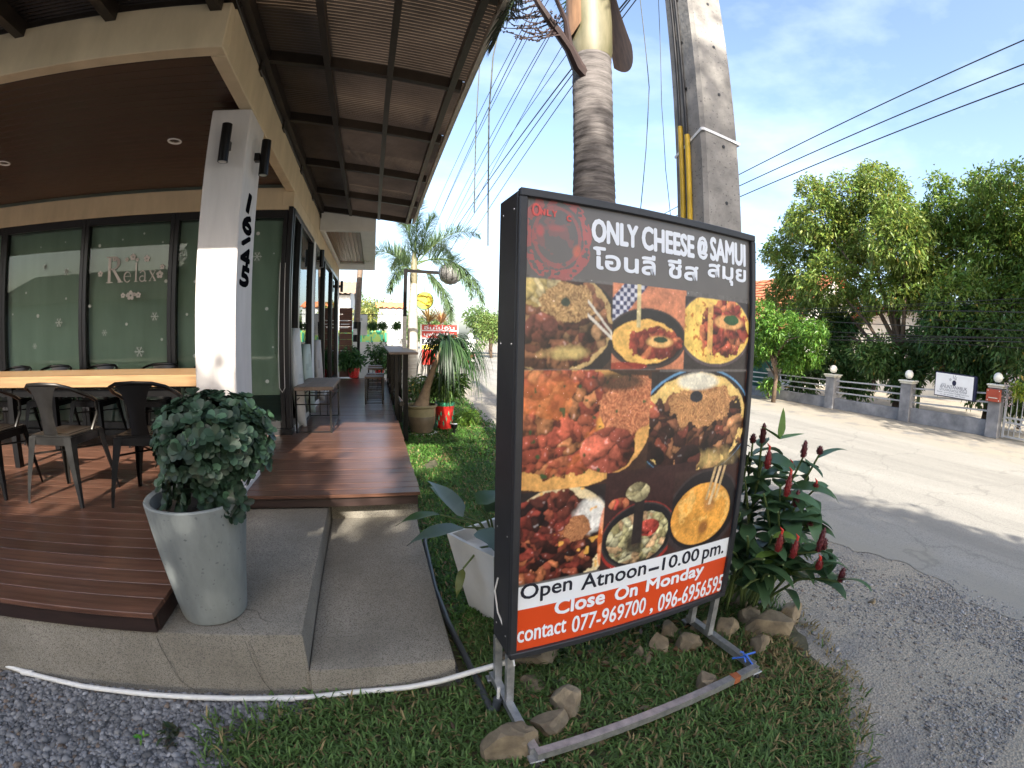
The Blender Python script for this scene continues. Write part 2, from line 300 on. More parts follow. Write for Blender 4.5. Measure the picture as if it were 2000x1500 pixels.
# road with uneven edges
def ribbon(y0, y1, xl, xr, z, step=.08, jl=.12, jr=.12):
    ys = list(np.arange(y0, y1, step)) + [y1]; b = MB(); vs = []
    for i, y in enumerate(ys):
        a = xl(y) + jl * mnoise.noise(Vector((0, y * 1.1, 0))) + jl * .5 * mnoise.noise(Vector((3, y * 5, 0))) + jl * .25 * mnoise.noise(Vector((7, y * 14, 0))); c = xr(y) + jr * mnoise.noise(Vector((9, y * .8, 0)))
        vs += [(a, y, z), (c, y, z)]
    return b.add(vs, [(2 * i, 2 * i + 1, 2 * i + 3, 2 * i + 2) for i in range(len(ys) - 1)])
def road_wear():
    m = MATS['road']; n = m.node_tree.nodes; l = m.node_tree.links; b = n['Principled BSDF']; src = b.inputs['Base Color'].links[0].from_socket; tc = n.new('ShaderNodeTexCoord'); sp_ = n.new('ShaderNodeSeparateXYZ'); l.new(tc.outputs['Object'], sp_.inputs[0])
    nz = n.new('ShaderNodeTexNoise'); nz.inputs['Scale'].default_value = 2.2; nz.inputs['Detail'].default_value = 8; l.new(tc.outputs['Object'], nz.inputs[0])
    ml = n.new('ShaderNodeMapRange'); ml.inputs[1].default_value = 3.1; ml.inputs[2].default_value = 4.3; ml.inputs[3].default_value = .55; ml.inputs[4].default_value = -.35; l.new(sp_.outputs[0], ml.inputs[0])
    mr_ = n.new('ShaderNodeMapRange'); mr_.inputs[1].default_value = 8.0; mr_.inputs[2].default_value = 9.3; mr_.inputs[3].default_value = -.35; mr_.inputs[4].default_value = .55; l.new(sp_.outputs[0], mr_.inputs[0])
    mx_ = n.new('ShaderNodeMath'); mx_.operation = 'MAXIMUM'; l.new(ml.outputs[0], mx_.inputs[0]); l.new(mr_.outputs[0], mx_.inputs[1]); ad = n.new('ShaderNodeMath'); l.new(mx_.outputs[0], ad.inputs[0]); l.new(nz.outputs[0], ad.inputs[1])
    rp = n.new('ShaderNodeValToRGB'); rp.color_ramp.elements[0].position = .45; rp.color_ramp.elements[1].position = .85; l.new(ad.outputs[0], rp.inputs[0])
    mx = n.new('ShaderNodeMix'); mx.data_type = 'RGBA'; l.new(rp.outputs[0], mx.inputs[0]); l.new(src, mx.inputs[6]); mx.inputs[7].default_value = (.25, .232, .19, 1)
    v = n.new('ShaderNodeTexVoronoi'); v.feature = 'DISTANCE_TO_EDGE'; v.inputs['Scale'].default_value = .55; n2 = n.new('ShaderNodeTexNoise'); n2.inputs['Scale'].default_value = 1.5; n2.inputs['Detail'].default_value = 6; l.new(tc.outputs['Object'], n2.inputs[0])
    vm = n.new('ShaderNodeVectorMath'); vm.operation = 'MULTIPLY_ADD'; l.new(n2.outputs['Color'], vm.inputs[0]); vm.inputs[1].default_value = (.9, .9, .9); l.new(tc.outputs['Object'], vm.inputs[2]); l.new(vm.outputs[0], v.inputs[0])
    rc = n.new('ShaderNodeValToRGB'); rc.color_ramp.elements[0].position = .0; rc.color_ramp.elements[0].color = (.62, .62, .62, 1); rc.color_ramp.elements[1].position = .012; l.new(v.outputs['Distance'], rc.inputs[0])
    mm_ = n.new('ShaderNodeMix'); mm_.data_type = 'RGBA'; mm_.blend_type = 'MULTIPLY'; mm_.inputs[0].default_value = .55; l.new(mx.outputs[2], mm_.inputs[6]); l.new(rc.outputs[0], mm_.inputs[7]); l.new(mm_.outputs[2], b.inputs['Base Color'])
road_wear()
struct(ribbon(-30, 75, lambda y: 3.35 - .05 * max(0, y - 3) * .6, lambda y: 9.15, .004, jl=.22, jr=.18).build('road', 'road'))
LAWN = [(-.30, 1.66), (-.55, 1.52), (-.74, 1.42), (-.66, 1.24), (-.45, .95), (-.15, .6), (.6, .3), (1.3, .4), (1.6, .6), (1.95, .95), (2.1, 1.35), (2.15, 1.8), (2.12, 2.4), (1.95, 3.5), (1.82, 5), (1.95, 7), (2.1, 10.3), (2.2, 13), (.3, 13), (.3, 1.66)]
LJ = []
for i_ in range(len(LAWN)):
    a_, b_ = Vector(LAWN[i_]), Vector(LAWN[(i_ + 1) % len(LAWN)]); n_ = max(1, int((b_ - a_).length / .06)) if i_ < 17 else 1
    for k_ in range(n_): q_ = a_.lerp(b_, k_ / n_); n1_ = mnoise.noise(Vector((q_.x * 6, q_.y * 6, 0))) + .5 * mnoise.noise(Vector((q_.x * 17, q_.y * 17, 3))); LJ.append((q_.x * (1 if i_ > 16 or k_ == 0 else 1) + (.10 * n1_ - .06) * (i_ < 17 and q_.x > .8), q_.y + (.06 * n1_ + .03) * (i_ < 17 and q_.x <= .8)))
LAWNJ = LJ
lw = MB(); lw.add([(x, y, .004) for x, y in LJ], [tuple(range(len(LJ)))]); struct(lw.build('lawn', 'lawnsoil'))
def in_poly(X, Y, P):
    r = np.zeros(len(X), bool); j = len(P) - 1
    for i in range(len(P)):
        xi, yi = P[i]; xj, yj = P[j]
        r ^= ((yi > Y) != (yj > Y)) & (X < (xj - xi) * (Y - yi) / (yj - yi + 1e-12) + xi); j = i
    return r
def near_edge(X, Y, P, d):
    m = np.full(len(X), 9.)
    for i in range(len(P)):
        a = np.array(P[i]); b = np.array(P[(i + 1) % len(P)]); e = b - a; L = (e @ e) + 1e-9
        t = np.clip(((X - a[0]) * e[0] + (Y - a[1]) * e[1]) / L, 0, 1); m = np.minimum(m, np.hypot(X - a[0] - t * e[0], Y - a[1] - t * e[1]))
    return m
def blades(n, x0, x1, y0, y1, L0, L1, W, poly, seed, tint):
    r = np.random.default_rng(seed); X = r.uniform(x0, x1, n); Y = r.uniform(y0, y1, n)
    e = near_edge(X, Y, poly, 0); ins = in_poly(X, Y, poly)
    patch = np.array([mnoise.noise(Vector((x * 2.2, y * 2.2, seed))) for x, y in zip(X, Y)])
    dry = np.clip((X - 1.25) * .9, 0, 1) * (Y < 1.5) + 0.25
    keep = (ins & (r.uniform(0, 1, n) < np.clip(.35 + e * 6, 0, 1)) & (patch > -.42 * (1 + e) + .1 * dry)) | (~ins & (e < .09) & (r.uniform(0, 1, n) < .16))
    keep &= ~((X < .31) & (Y > 1.64)); X, Y, patch = X[keep], Y[keep], patch[keep]; n = len(X)
    a = r.uniform(0, 2 * pi, n); L = r.uniform(L0, L1, n) * (1 + .35 * patch); lean = r.uniform(.35, 1.25, n); dx, dy = np.cos(a), np.sin(a); px, py = -dy, dx
    w = W * r.uniform(.6, 1.2, n); P = []
    for t, k, ww in ((0, 0, .7), (.4, .32, 1.), (.75, .75, .75), (1., 1.1, .04)):
        h = L * t * np.cos(lean * k); f = L * t * np.sin(lean * (k + .25))
        c = np.stack([X + dx * f, Y + dy * f, .004 + np.maximum(h, 0)], 1); o = np.stack([px, py, np.zeros(n)], 1) * (w * ww)[:, None]; P += [c - o, c + o]
    V = np.stack(P, 1).reshape(-1, 3); b = (np.arange(n) * 8)[:, None]
    F = np.concatenate([b + np.array([[0, 1, 3, 2]]), b + np.array([[2, 3, 5, 4]]), b + np.array([[4, 5, 7, 6]])], 1).reshape(-1, 4)
    base = np.array(tint)[None] * r.uniform(.55, 1.5, (n, 1)); yl = r.uniform(0, 1, n) < (.09 + .10 * np.clip(-patch * 2, 0, 1) + .75 * np.clip((X - 1.25), 0, 1) * (Y < 1.5)); base[yl] = np.array([.26, .20, .09]) * r.uniform(.6, 1.2, (yl.sum(), 1))
    return V, F, np.repeat(base, 3, 0)
parts = [blades(56000, -.8, 2.3, .3, 2.1, .028, .070, .0046, LAWN, 1, (.080, .142, .036)), blades(52000, .25, 2.2, 2.0, 5.2, .025, .055, .0045, LAWN, 2, (.050, .125, .022)), blades(42000, .25, 2.3, 5.2, 13, .03, .055, .009, LAWN, 3, (.06, .14, .022))]
o = 0; VV = []; FF = []; CC = []
for V, F, C in parts: VV.append(V); FF.append(F + o); CC.append(C); o += len(V)
tag(np_mesh('grass', np.concatenate(VV), np.concatenate(FF), 'grass', col=np.concatenate(CC)), 'short broad bladed green lawn grass around the sign and along the deck', 'grass', kind='stuff')
# gravel pebbles (two loose beds)
ICO_V = []; 
_t = (1 + 5 ** .5) / 2
ICO_V = np.array([(-1, _t, 0), (1, _t, 0), (-1, -_t, 0), (1, -_t, 0), (0, -1, _t), (0, 1, _t), (0, -1, -_t), (0, 1, -_t), (_t, 0, -1), (_t, 0, 1), (-_t, 0, -1), (-_t, 0, 1)]) / sqrt(1 + _t * _t)
ICO_F = np.array([(0, 11, 5), (0, 5, 1), (0, 1, 7), (0, 7, 10), (0, 10, 11), (1, 5, 9), (5, 11, 4), (11, 10, 2), (10, 7, 6), (7, 1, 8), (3, 9, 4), (3, 4, 2), (3, 2, 6), (3, 6, 8), (3, 8, 9), (4, 9, 5), (2, 4, 11), (6, 2, 10), (8, 6, 7), (9, 8, 1)])
def pebbles(X, Y, size, seed, warm=0.):
    r = np.random.default_rng(seed); n = len(X); s = size * r.lognormal(0, .33, n); a = r.uniform(0, 2 * pi, n)
    sc = np.stack([s * r.uniform(.8, 1.5, n), s * r.uniform(.7, 1.1, n), s * r.uniform(.4, .75, n)], 1)
    L = ICO_V[None] * r.uniform(.78, 1.15, (n, 12, 1)) * sc[:, None]; c, sn = np.cos(a)[:, None], np.sin(a)[:, None]; tx = r.uniform(-.4, .4, (n, 1))
    x = L[..., 0] * c - L[..., 1] * sn; y = L[..., 0] * sn + L[..., 1] * c; z = L[..., 2] + x * tx
    V = np.stack([x + X[:, None], y + Y[:, None], z + (sc[:, 2] * .55)[:, None]], 2).reshape(-1, 3)
    F = (ICO_F[None] + (np.arange(n) * 12)[:, None, None]).reshape(-1, 3)
    g = r.normal(.150, .045, n).clip(.05, .4); col = np.stack([g * (1 + warm), g, g * (1.025 - warm * 1.6)], 1); br = r.uniform(0, 1, n) < .05; col[br] = np.array([.15, .115, .09]) * r.uniform(.6, 1.2, (br.sum(), 1))
    return V, F, np.repeat(col, 20, 0)
r = np.random.default_rng(5); X = r.uniform(-3.2, -.2, 38000); Y = r.uniform(.55, 1.68, 38000); e = near_edge(X, Y, LAWN, 0)
k = ~(in_poly(X, Y, LAWN) & (e > .06)); V, F, C = pebbles(X[k], Y[k], .0092, 6); C = C * 1.15
tag(np_mesh('gravel', V, F, 'pebble', col=C, smooth=True), 'grey crushed gravel in front of the washed concrete steps', 'gravel', kind='stuff')
X = r.uniform(1.2, 4.2, 46000); Y = r.uniform(.15, 3.0, 46000); dn = np.array([mnoise.noise(Vector((x * 1.4, y * 1.4, 4))) for x, y in zip(X, Y)])
k = (~in_poly(X, Y, LAWN)) & (near_edge(X, Y, LAWN, 0) > .03) & (X < 3.5 + .2 * dn) & (r.uniform(0, 1, len(X)) < np.clip(.60 + dn * 1.5 - np.clip(X - 2.6, 0, 1) * .35 - np.clip(Y - 1.0, 0, 1) * .42 - np.clip(.55 - near_edge(X, Y, LAWN, 0), 0, 1) * 2.0, .035, 1))
V, F, C = pebbles(X[k], Y[k], .0060, 8, .05); C = C * 1.25 + .03
tag(np_mesh('gravel', V, F, 'pebble', col=C, smooth=True), 'fine grey grit scattered over the sandy road shoulder at right', 'gravel', kind='stuff')
# washed concrete steps in front of the deck
stp = thing('entrance_steps', 'washed pebble concrete landing and lower step in front of the deck', 'steps', (-.4, 1.66, 0)); stp['kind'] = 'structure'
def rough_block(x0, x1, y0, y1, z0, z1, seg=.09, r=.014, slope=0):
    """block with rounded worn top edges, dense grid top"""
    nx = max(2, int((x1 - x0) / seg)); ny = max(2, int((y1 - y0) / seg)); b = MB(); vs = []; f = []
    xs = [x0 - 0, x0 + r * .3, x0 + r] + list(np.linspace(x0 + r, x1 - r, nx + 1)[1:-1]) + [x1 - r, x1 - r * .3, x1]; ys = [y0, y0 + r * .3, y0 + r] + list(np.linspace(y0 + r, y1 - r, ny + 1)[1:-1]) + [y1 - r, y1 - r * .3, y1]
    def zz(x, y):
        d = min(x - x0, y - y0, x1 - x); e = 0 if d >= r else (r - sqrt(max(0, r * r - (r - d) ** 2))); return z1 - e + .004 * mnoise.noise(Vector((x * 3, y * 3, z1))) + slope * (y - y0)
    for y in ys:
        for x in xs: vs.append((x, y, zz(x, y)))
    m = len(xs)
    for j in range(len(ys) - 1):
        for i in range(m - 1): f.append((j * m + i, j * m + i + 1, (j + 1) * m + i + 1, (j + 1) * m + i))
    b.add(vs, f)
    o = len(b.v); bot = [(x, ys[0], z0) for x in xs]; b.v += bot; b.f += [(o + i, o + i + 1, i + 1, i) for i in range(m - 1)]
    for xi, col in ((x0, 0), (x1, m - 1)):
        o = len(b.v); b.v += [(xi, y, z0) for y in ys]
        for j in range(len(ys) - 1):
            q = (o + j, j * m + col, (j + 1) * m + col, o + j + 1); b.f.append(q if col == 0 else q[::-1])
    return b
rough_block(-8, -.352, 1.66, 3.4, -.05, .33).build('landing', 'washed', stp, smooth=True)
rough_block(-.35, .27, 1.645, 3.4, -.05, .155, slope=.028).build('lower_step', 'washed', stp, smooth=True)
rough_block(-.349, .283, 3.26, 3.5, -.05, .332).build('back_riser', 'washed', stp, smooth=True)
sb = MB()
sb.box(.0, .262, 3.5, 13, -.05, .33); sb.build('deck_footing', 'washed', stp)
M('crack', (.035, .03, .025), .9)
def crack(pts, nm='crack'):
    b = MB()
    for k in range(2):
        q = []
        for i, p in enumerate(pts):
            q.append((p[0] + random.uniform(-.012, .012), p[1] + (random.uniform(-.012, .012) if p[2] > .3 else 0) - .0008, p[2] + (.0008 if p[2] > .3 else random.uniform(-.006, .006))))
        b.tube(q, .0006, 4)
    return b.build(nm, 'crack', stp)
crack([(-.66, 1.80, .331), (-.64, 1.74, .331), (-.60, 1.69, .331), (-.585, 1.655, .30), (-.57, 1.655, .2), (-.55, 1.655, .1), (-.53, 1.655, .03)])
crack([(-.985, 1.655, .31), (-.98, 1.655, .24), (-.96, 1.655, .15), (-.93, 1.655, .08), (-.88, 1.655, .02)])
crack([(-.64, 1.86, .331), (-.58, 1.84, .331), (-.55, 1.78, .331), (-.50, 1.75, .331)])
# deck with single planks
deck = thing('deck', 'reddish brown timber deck with long boards around the restaurant', 'deck', (-1, 5, D)); deck['kind'] = 'structure'
def shared(name, me, loc, parent):
    o = bpy.data.objects.new(name, me); COL.objects.link(o); o.parent = parent; po = parent['_o']; o.location = (loc[0] - po[0], loc[1] - po[1], loc[2] - po[2]); o['_o'] = tuple(loc); return o
def plank_mesh(L, w, t, b=.002):
    m = MB(); m.bbox(0, L, 0, w, -t, 0, b); me = bpy.data.meshes.new('plank'); me.from_pydata(m.v, [], m.f); me.materials.append(MATS['deckwood']); return me
PW = .1225; GAP = .0035
pm1 = plank_mesh(7.04, PW - GAP, .025); pm2 = plank_mesh(8.29, PW - GAP, .025); pm3 = plank_mesh(1.24, PW - GAP, .025); pm4 = plank_mesh(1.2, PW - GAP, .025)
y = 1.625
while y < 12.05:
    dz = random.uniform(-.0012, .0012)
    if y < 3.1 - PW * .6: shared('plank', pm1, (-8 + random.uniform(-.002, .002), y, D + dz), deck)
    elif y < 5.13: shared('plank', pm2, (-8 + random.uniform(-.004, .004), y, D + dz), deck)
    elif y < 5.8: shared('plank', pm3, (-.95, y, D + dz), deck)
    else: shared('plank', pm4, (-.95 + random.uniform(-.004, .004), y, D - .006 + dz), deck)
    y += PW
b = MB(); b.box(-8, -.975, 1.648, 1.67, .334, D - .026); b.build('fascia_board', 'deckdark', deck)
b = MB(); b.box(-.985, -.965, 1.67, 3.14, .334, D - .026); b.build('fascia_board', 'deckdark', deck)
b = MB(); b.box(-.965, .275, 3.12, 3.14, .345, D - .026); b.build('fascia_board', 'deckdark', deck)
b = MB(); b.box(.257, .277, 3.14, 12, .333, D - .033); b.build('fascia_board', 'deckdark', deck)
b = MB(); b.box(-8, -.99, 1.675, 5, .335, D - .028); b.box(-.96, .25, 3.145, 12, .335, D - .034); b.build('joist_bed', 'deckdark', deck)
# ================================================================== RESTAURANT BUILDING
RB = thing('restaurant_building', 'cream restaurant with deep porch beam, square column and dark framed glass', 'building', (-3, 5.2, 0))
def part(name, mat, fn, parent=RB, smooth=False):
    b = MB(); fn(b); return b.build(name, mat, parent, smooth)
part('front_beam', 'cream', lambda b: b.bbox(-8, -.95, 2.38, 2.48, 3.1, 3.41, .006))
part('side_beam', 'cream', lambda b: b.bbox(-1.05, -.951, 2.481, 7.6, 3.098, 3.44, .006))
part('column', 'columnpaint', lambda b: b.bbox(-1.245, -.954, 3.17, 3.6, D - .03, 3.099, .008))
part('wall_band', 'cream', lambda b: b.bbox(-8, -1.0, 5.16, 5.3, 2.89, 3.14, .005))
part('side_band', 'cream', lambda b: b.bbox(-1.08, -.947, 5.155, 12.1, 2.93, 3.097, .005))
part('upper_wall', 'cream', lambda b: b.bbox(-1.08, -.952, 7.6, 12.1, 3.099, 3.6, .005))
part('roof_slab', 'columnpaint', lambda b: b.box(-8, -1.055, 2.49, 12.1, 3.30, 3.55))
part('added_end_wall', 'cream', lambda b: b.box(-8.2, -8.002, 1.7, 12.1, .3, 3.5))  # unseen wall, added to keep side light out of the porch
part('column_base', 'columnpaint', lambda b: b.bbox(-1.262, -.936, 3.155, 3.617, D - .02, D + .035, .004))
# porch ceiling boards
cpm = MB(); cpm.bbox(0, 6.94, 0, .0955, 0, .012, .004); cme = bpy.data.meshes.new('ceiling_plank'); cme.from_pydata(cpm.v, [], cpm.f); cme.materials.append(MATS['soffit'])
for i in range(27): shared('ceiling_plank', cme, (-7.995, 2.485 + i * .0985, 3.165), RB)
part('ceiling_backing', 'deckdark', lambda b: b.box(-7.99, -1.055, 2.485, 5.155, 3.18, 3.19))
for (px, py) in ((341, 276), (8, 319)):
    c = on_z(px, py, 3.16); dl = thing('downlight', 'white rimmed round downlight in the porch ceiling ' + ('near the column' if px > 100 else 'at the far left'), 'downlight', c, 'porch downlights')
    b = MB(); b.lathe([(.062, .004), (.064, 0), (.06, -.006), (.05, -.004), (.046, .012)], c, 28, cap0=False); b.build('rim', 'white', dl, True)
    b = MB(); b.lathe([(.046, .0), (.03, .014), (.002, .016)], c, 24, cap0=False); b.build('lens', 'lampglass', dl, True)
# glazing
def window(x0, x1, name='window', fw=.05, y=5.2):
    f = MB(); f.bbox(x0, x0 + fw, y - .03, y + .05, .50, 2.888, .003); f.bbox(x1 - fw, x1, y - .03, y + .05, .50, 2.888, .003); f.bbox(x0 + fw, x1 - fw, y - .029, y + .05, 2.80, 2.888, .003); f.bbox(x0 + fw, x1 - fw, y - .029, y + .05, .50, .58, .003)
    fo = f.build(name, 'blackframe', RB)
    p = MB(); p.box(x0 + fw, x1 - fw, y, y + .006, .58, 2.80); p.build('pane', 'glass', fo)
    bl = MB(); bl.box(x0 + fw * .6, x1 - fw * .6, y + .07, y + .074, .86, 2.79); bl.build('blind', 'blind', fo); return fo
WX = [-7.6, -6.1, -4.76, -3.50, -2.32, -1.0]
for i in range(len(WX) - 1): window(WX[i], WX[i + 1] - .004)
part('corner_post', 'blackframe', lambda b: b.bbox(-.999, -.948, 5.165, 5.23, .50, 2.925, .003))
part('front_sill', 'blackframe', lambda b: b.bbox(-8, -.93, 5.12, 5.31, D - .02, .498, .004))
part('side_sill', 'wallwhite', lambda b: b.bbox(-1.02, -.925, 5.312, 12.1, D - .02, .497, .004))
def side_window(y0, y1, fw=.055, x=-.99):
    f = MB(); f.bbox(x - .04, x + .05, y0, y0 + fw, .5, 2.928, .003); f.bbox(x - .04, x + .05, y1 - fw, y1, .5, 2.928, .003); f.bbox(x - .039, x + .05, y0 + fw, y1 - fw, 2.86, 2.928, .003); f.bbox(x - .039, x + .05, y0 + fw, y1 - fw, .5, .58, .003)
    fo = f.build('side_window', 'blackframe', RB); p = MB(); p.box(x, x + .006, y0 + fw, y1 - fw, .58, 2.86); p.build('pane', 'glassside', fo); return fo
for a, c in ((5.232, 5.78), (5.784, 7.0), (7.28, 8.7), (8.704, 10.2), (10.204, 11.7)): side_window(a, c)
part('side_pier', 'wallwhite', lambda b: b.bbox(-1.08, -.945, 7.003, 7.277, .498, 2.929, .004))
part('end_pier', 'wallwhite', lambda b: b.bbox(-1.08, -.940, 11.703, 12.1, .498, 2.929, .004))
part('inside_floor', 'tile', lambda b: b.box(-8, -1.085, 5.32, 12, .40, .46))
part('inside_wall', 'blind', lambda b: b.box(-8, -1.09, 11.8, 11.9, .46, 3.1))
part('inside_screen', 'blind', lambda b: b.box(-8, -2.2, 7.5, 7.6, 1.1, 3.1))
# window decals: RELAX lettering, flowers, snowflakes
M('decal', (.50, .53, .50), .6, var=.02); M('decalpink', (.62, .58, .55), .6, var=.02)
DY = 5.19
def decal_plane(px, py): return on_y(px, py, DY)
def snow(b, c, r, arms=6):
    c = Vector(c); r *= .72
    for k in range(arms):
        a = pi * k / (arms / 2); d = Vector((cos(a), 0, sin(a))); q = Vector((-sin(a), 0, cos(a)))
        b.quad(c - q * r * .09, c + d * r - q * r * .09, c + d * r + q * r * .09, c + q * r * .09)
        for s2 in (-1, 1):
            e = c + d * r * .6; g2 = (d * .5 + q * s2 * .8) * r * .42; h = q * .06 * r
            b.quad(e - h, e + g2 - h, e + g2 + h, e + h)
def disc(b, c, r, n=10):
    c = Vector(c); r *= (.8 if n == 10 else 1); b.add([c + Vector((cos(2 * pi * k / n) * r, 0, sin(2 * pi * k / n) * r)) for k in range(n)], [tuple(range(n))])
for (px, py, r) in ((115, 630, .075), (302, 618, .07), (204, 650, .055), (272, 687, .085), (88, 521, .05), (130, 531, .06), (502, 501, .075), (68, 676, .05)):
    b = MB(); snow(b, decal_plane(px, py), r); b.build('snowflake_decal', 'decal', RB)
for (px, py, r) in ((74, 617, .028), (175, 598, .024), (247, 633, .022), (195, 480, .024), (88, 521, .02), (316, 663, .02), (129, 583, .018), (51, 572, .018), (324, 549, .026), (282, 456, .016), (365, 614, .02), (380, 550, .018), (504, 456, .026), (521, 603, .024), (522, 745, .026), (533, 678, .014), (380, 695, .026), (25, 614, .015), (80, 483, .012), (128, 473, .012), (318, 473, .014), (240, 468, .014), (535, 495, .012)):
    b = MB(); disc(b, decal_plane(px, py), r); b.build('dot_decal', 'decal', RB)
def vstroke(b, pts, w):
    for i in range(len(pts) - 1):
        a = Vector((pts[i][0], 0, pts[i][1])); c = Vector((pts[i + 1][0], 0, pts[i + 1][1])); t = (c - a).normalized(); q = Vector((-t.z, 0, t.x))
        w0 = w[i] if hasattr(w, '__len__') else w; w1 = w[i + 1] if hasattr(w, '__len__') else w
        b.quad(a - q * w0 / 2 - t * w0 * .1, c - q * w1 / 2 + t * w1 * .1, c + q * w1 / 2 + t * w1 * .1, a + q * w0 / 2 - t * w0 * .1)
def arc(cx, cz, rx, rz, a0, a1, n=14): return [(cx + rx * cos(radians(a0 + (a1 - a0) * i / n)), cz + rz * sin(radians(a0 + (a1 - a0) * i / n))) for i in range(n + 1)]
ro = decal_plane(207, 553); re_ = decal_plane(300, 551); RW = re_.x - ro.x; xh = RW * .26
def letters(fn, x, z, s):
    b = MB(); fn(b, s); b.v = [(v[0] + x, DY + v[1], v[2] + z) for v in b.v]; b.build('lettering', 'decalpink', RB)
def L_R(b, h):
    vstroke(b, [(.14 * h, 0), (.14 * h, h)], .13 * h); vstroke(b, [(.0, .015 * h), (.3 * h, .015 * h)], .035 * h); vstroke(b, [(.0, h), (.2 * h, h)], .035 * h)
    vstroke(b, [(.14 * h, h)] + arc(.3 * h, .76 * h, .26 * h, .24 * h, 90, -90) + [(.14 * h, .52 * h)], [.05 * h] * 3 + [.08 * h, .1 * h, .12 * h, .13 * h, .13 * h, .13 * h, .12 * h, .1 * h, .08 * h, .05 * h, .05 * h, .05 * h, .05 * h, .05 * h]); vstroke(b, [(.32 * h, .52 * h), (.66 * h, .02 * h)], [.1 * h, .13 * h]); vstroke(b, [(.54 * h, .015 * h), (.78 * h, .015 * h)], .035 * h)
def L_e(b, h):
    vstroke(b, [(.1 * h, .55 * h), (.8 * h, .55 * h)], .06 * h); vstroke(b, arc(.45 * h, .48 * h, .36 * h, .48 * h, 0, 320, 20), [.07 * h] * 6 + [.15 * h] * 9 + [.09 * h] * 6)
def L_l(b, h): vstroke(b, [(.16 * h, 0), (.16 * h, 1.62 * h)], .14 * h); vstroke(b, [(0, .02 * h), (.34 * h, .02 * h)], .05 * h); vstroke(b, [(0, 1.58 * h), (.16 * h, 1.6 * h)], .05 * h)
def L_a(b, h):
    vstroke(b, arc(.36 * h, .72 * h, .27 * h, .26 * h, 160, 0, 10) + [(.63 * h, .05 * h), (.8 * h, .02 * h)], .12 * h); vstroke(b, arc(.34 * h, .26 * h, .28 * h, .26 * h, 60, 330, 14), .1 * h)
def L_x(b, h):
    vstroke(b, [(.08 * h, h), (.72 * h, 0)], .14 * h); vstroke(b, [(.7 * h, h), (.06 * h, 0)], .06 * h)
    for q in (0, .5): vstroke(b, [(q * h, .02 * h), (q * h + .26 * h, .02 * h)], .04 * h); vstroke(b, [(q * h, .98 * h), (q * h + .26 * h, .98 * h)], .04 * h)
letters(L_R, ro.x, ro.z, RW * .46); 
for fn, xx in ((L_e, .37), (L_l, .60), (L_a, .70), (L_x, .90)): letters(fn, ro.x + RW * (xx - .0), ro.z, xh * (.72 if fn is not L_l else .8))
def flower(c, r, mat='decalpink'):
    b = MB(); c = Vector(c)
    for k in range(5):
        a = 2 * pi * k / 5 + .3; disc(b, c + Vector((cos(a) * r * .6, 0, sin(a) * r * .6)), r * .42, 8)
    b.build('flower_decal', mat, RB)
for px, py, rr in ((255, 577, .055), (240, 577, .03), (270, 576, .035), (248, 577, .02), (263, 575, .022), (287, 505, .04), (260, 502, .04), (312, 536, .045), (317, 521, .03), (196, 535, .035), (224, 506, .03), (248, 507, .025), (268, 507, .022)): flower(decal_plane(px, py), rr)
M('numberblack', (.006, .006, .008), .95, spec=.0, var=.05)
# house number on the column side
for ch, pz, wd_ in (('1', 392, .12), ('6', 437, .24), ('/', 471, .24), ('4', 504, .24), ('5', 542, .24)):
    p = on_x(481, pz, -.953); h = .130 if ch != '/' else .07
    text(ch, 1, 'numberblack', RB, (-.953, 3.375 - wd_ / 2, p.z - h / 2), (0, 1, 0), (0, 0, 1), width=wd_, height=h, shear=.10, fat=.012)
# projecting roof box over the far terrace
part('added_shade_eave', 'awnframe', lambda b: b.box(-1.05, -.47, 2.4, 7.6, 3.74, 3.82))  # unseen eave, added to darken the inner awning sheets from above
part('box_front', 'wallwhite', lambda b: b.bbox(-.946, -.04, 7.6, 7.7, 3.2, 3.56, .005)); part('box_side', 'wallwhite', lambda b: b.bbox(-.29, -.04, 7.702, 12.15, 3.202, 3.56, .005))
part('box_back', 'wallwhite', lambda b: b.bbox(-.946, -.292, 11.2, 12.15, 3.203, 3.56, .005)); part('box_inner', 'wallwhite', lambda b: b.bbox(-.946, -.88, 7.702, 11.198, 3.204, 3.56, .005))
part('box_lid', 'wallwhite', lambda b: b.box(-.87, -.3, 7.71, 11.19, 3.5, 3.55))
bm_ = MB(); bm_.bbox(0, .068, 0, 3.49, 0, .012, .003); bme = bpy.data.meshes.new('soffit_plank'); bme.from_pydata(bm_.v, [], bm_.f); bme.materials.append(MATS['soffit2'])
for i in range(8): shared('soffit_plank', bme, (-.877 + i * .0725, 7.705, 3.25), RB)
# up-down wall lamps
def wall_lamp(c, n, label):
    """c = lamp body centre, n = unit vector from the wall"""
    c = Vector(c); n = Vector(n); t = thing('wall_lamp', label, 'lamp', c, 'cylinder wall lamps')
    b = MB(); b.lathe([(.030, -.135), (.036, -.137), (.036, .137), (.030, .135)], c, 24, cap0=True, cap1=True); b.build('lamp_body', 'blackmetal', t, True)
    b = MB(); b.bar(c - n * .034, c - n * .075, .05, .06); b.build('bracket', 'blackmetal', t)
    b = MB(); b.lathe([(.001, -.1375), (.028, -.1378)], c, 20, cap0=False); b.build('lens', 'lampglass', t); return t
wall_lamp((-1.09, 3.095, 2.81), (0, -1, 0), 'dark cylinder wall lamp on the front face of the column')
wall_lamp((-.879, 3.42, 2.82), (1, 0, 0), 'dark cylinder wall lamp on the side of the column above the number')
wall_lamp((-.870, 7.45, 2.72), (1, 0, 0), 'dark cylinder wall lamp between the side windows'); wall_lamp((-.865, 11.9, 2.75), (1, 0, 0), 'dark cylinder wall lamp at the far end of the side wall')
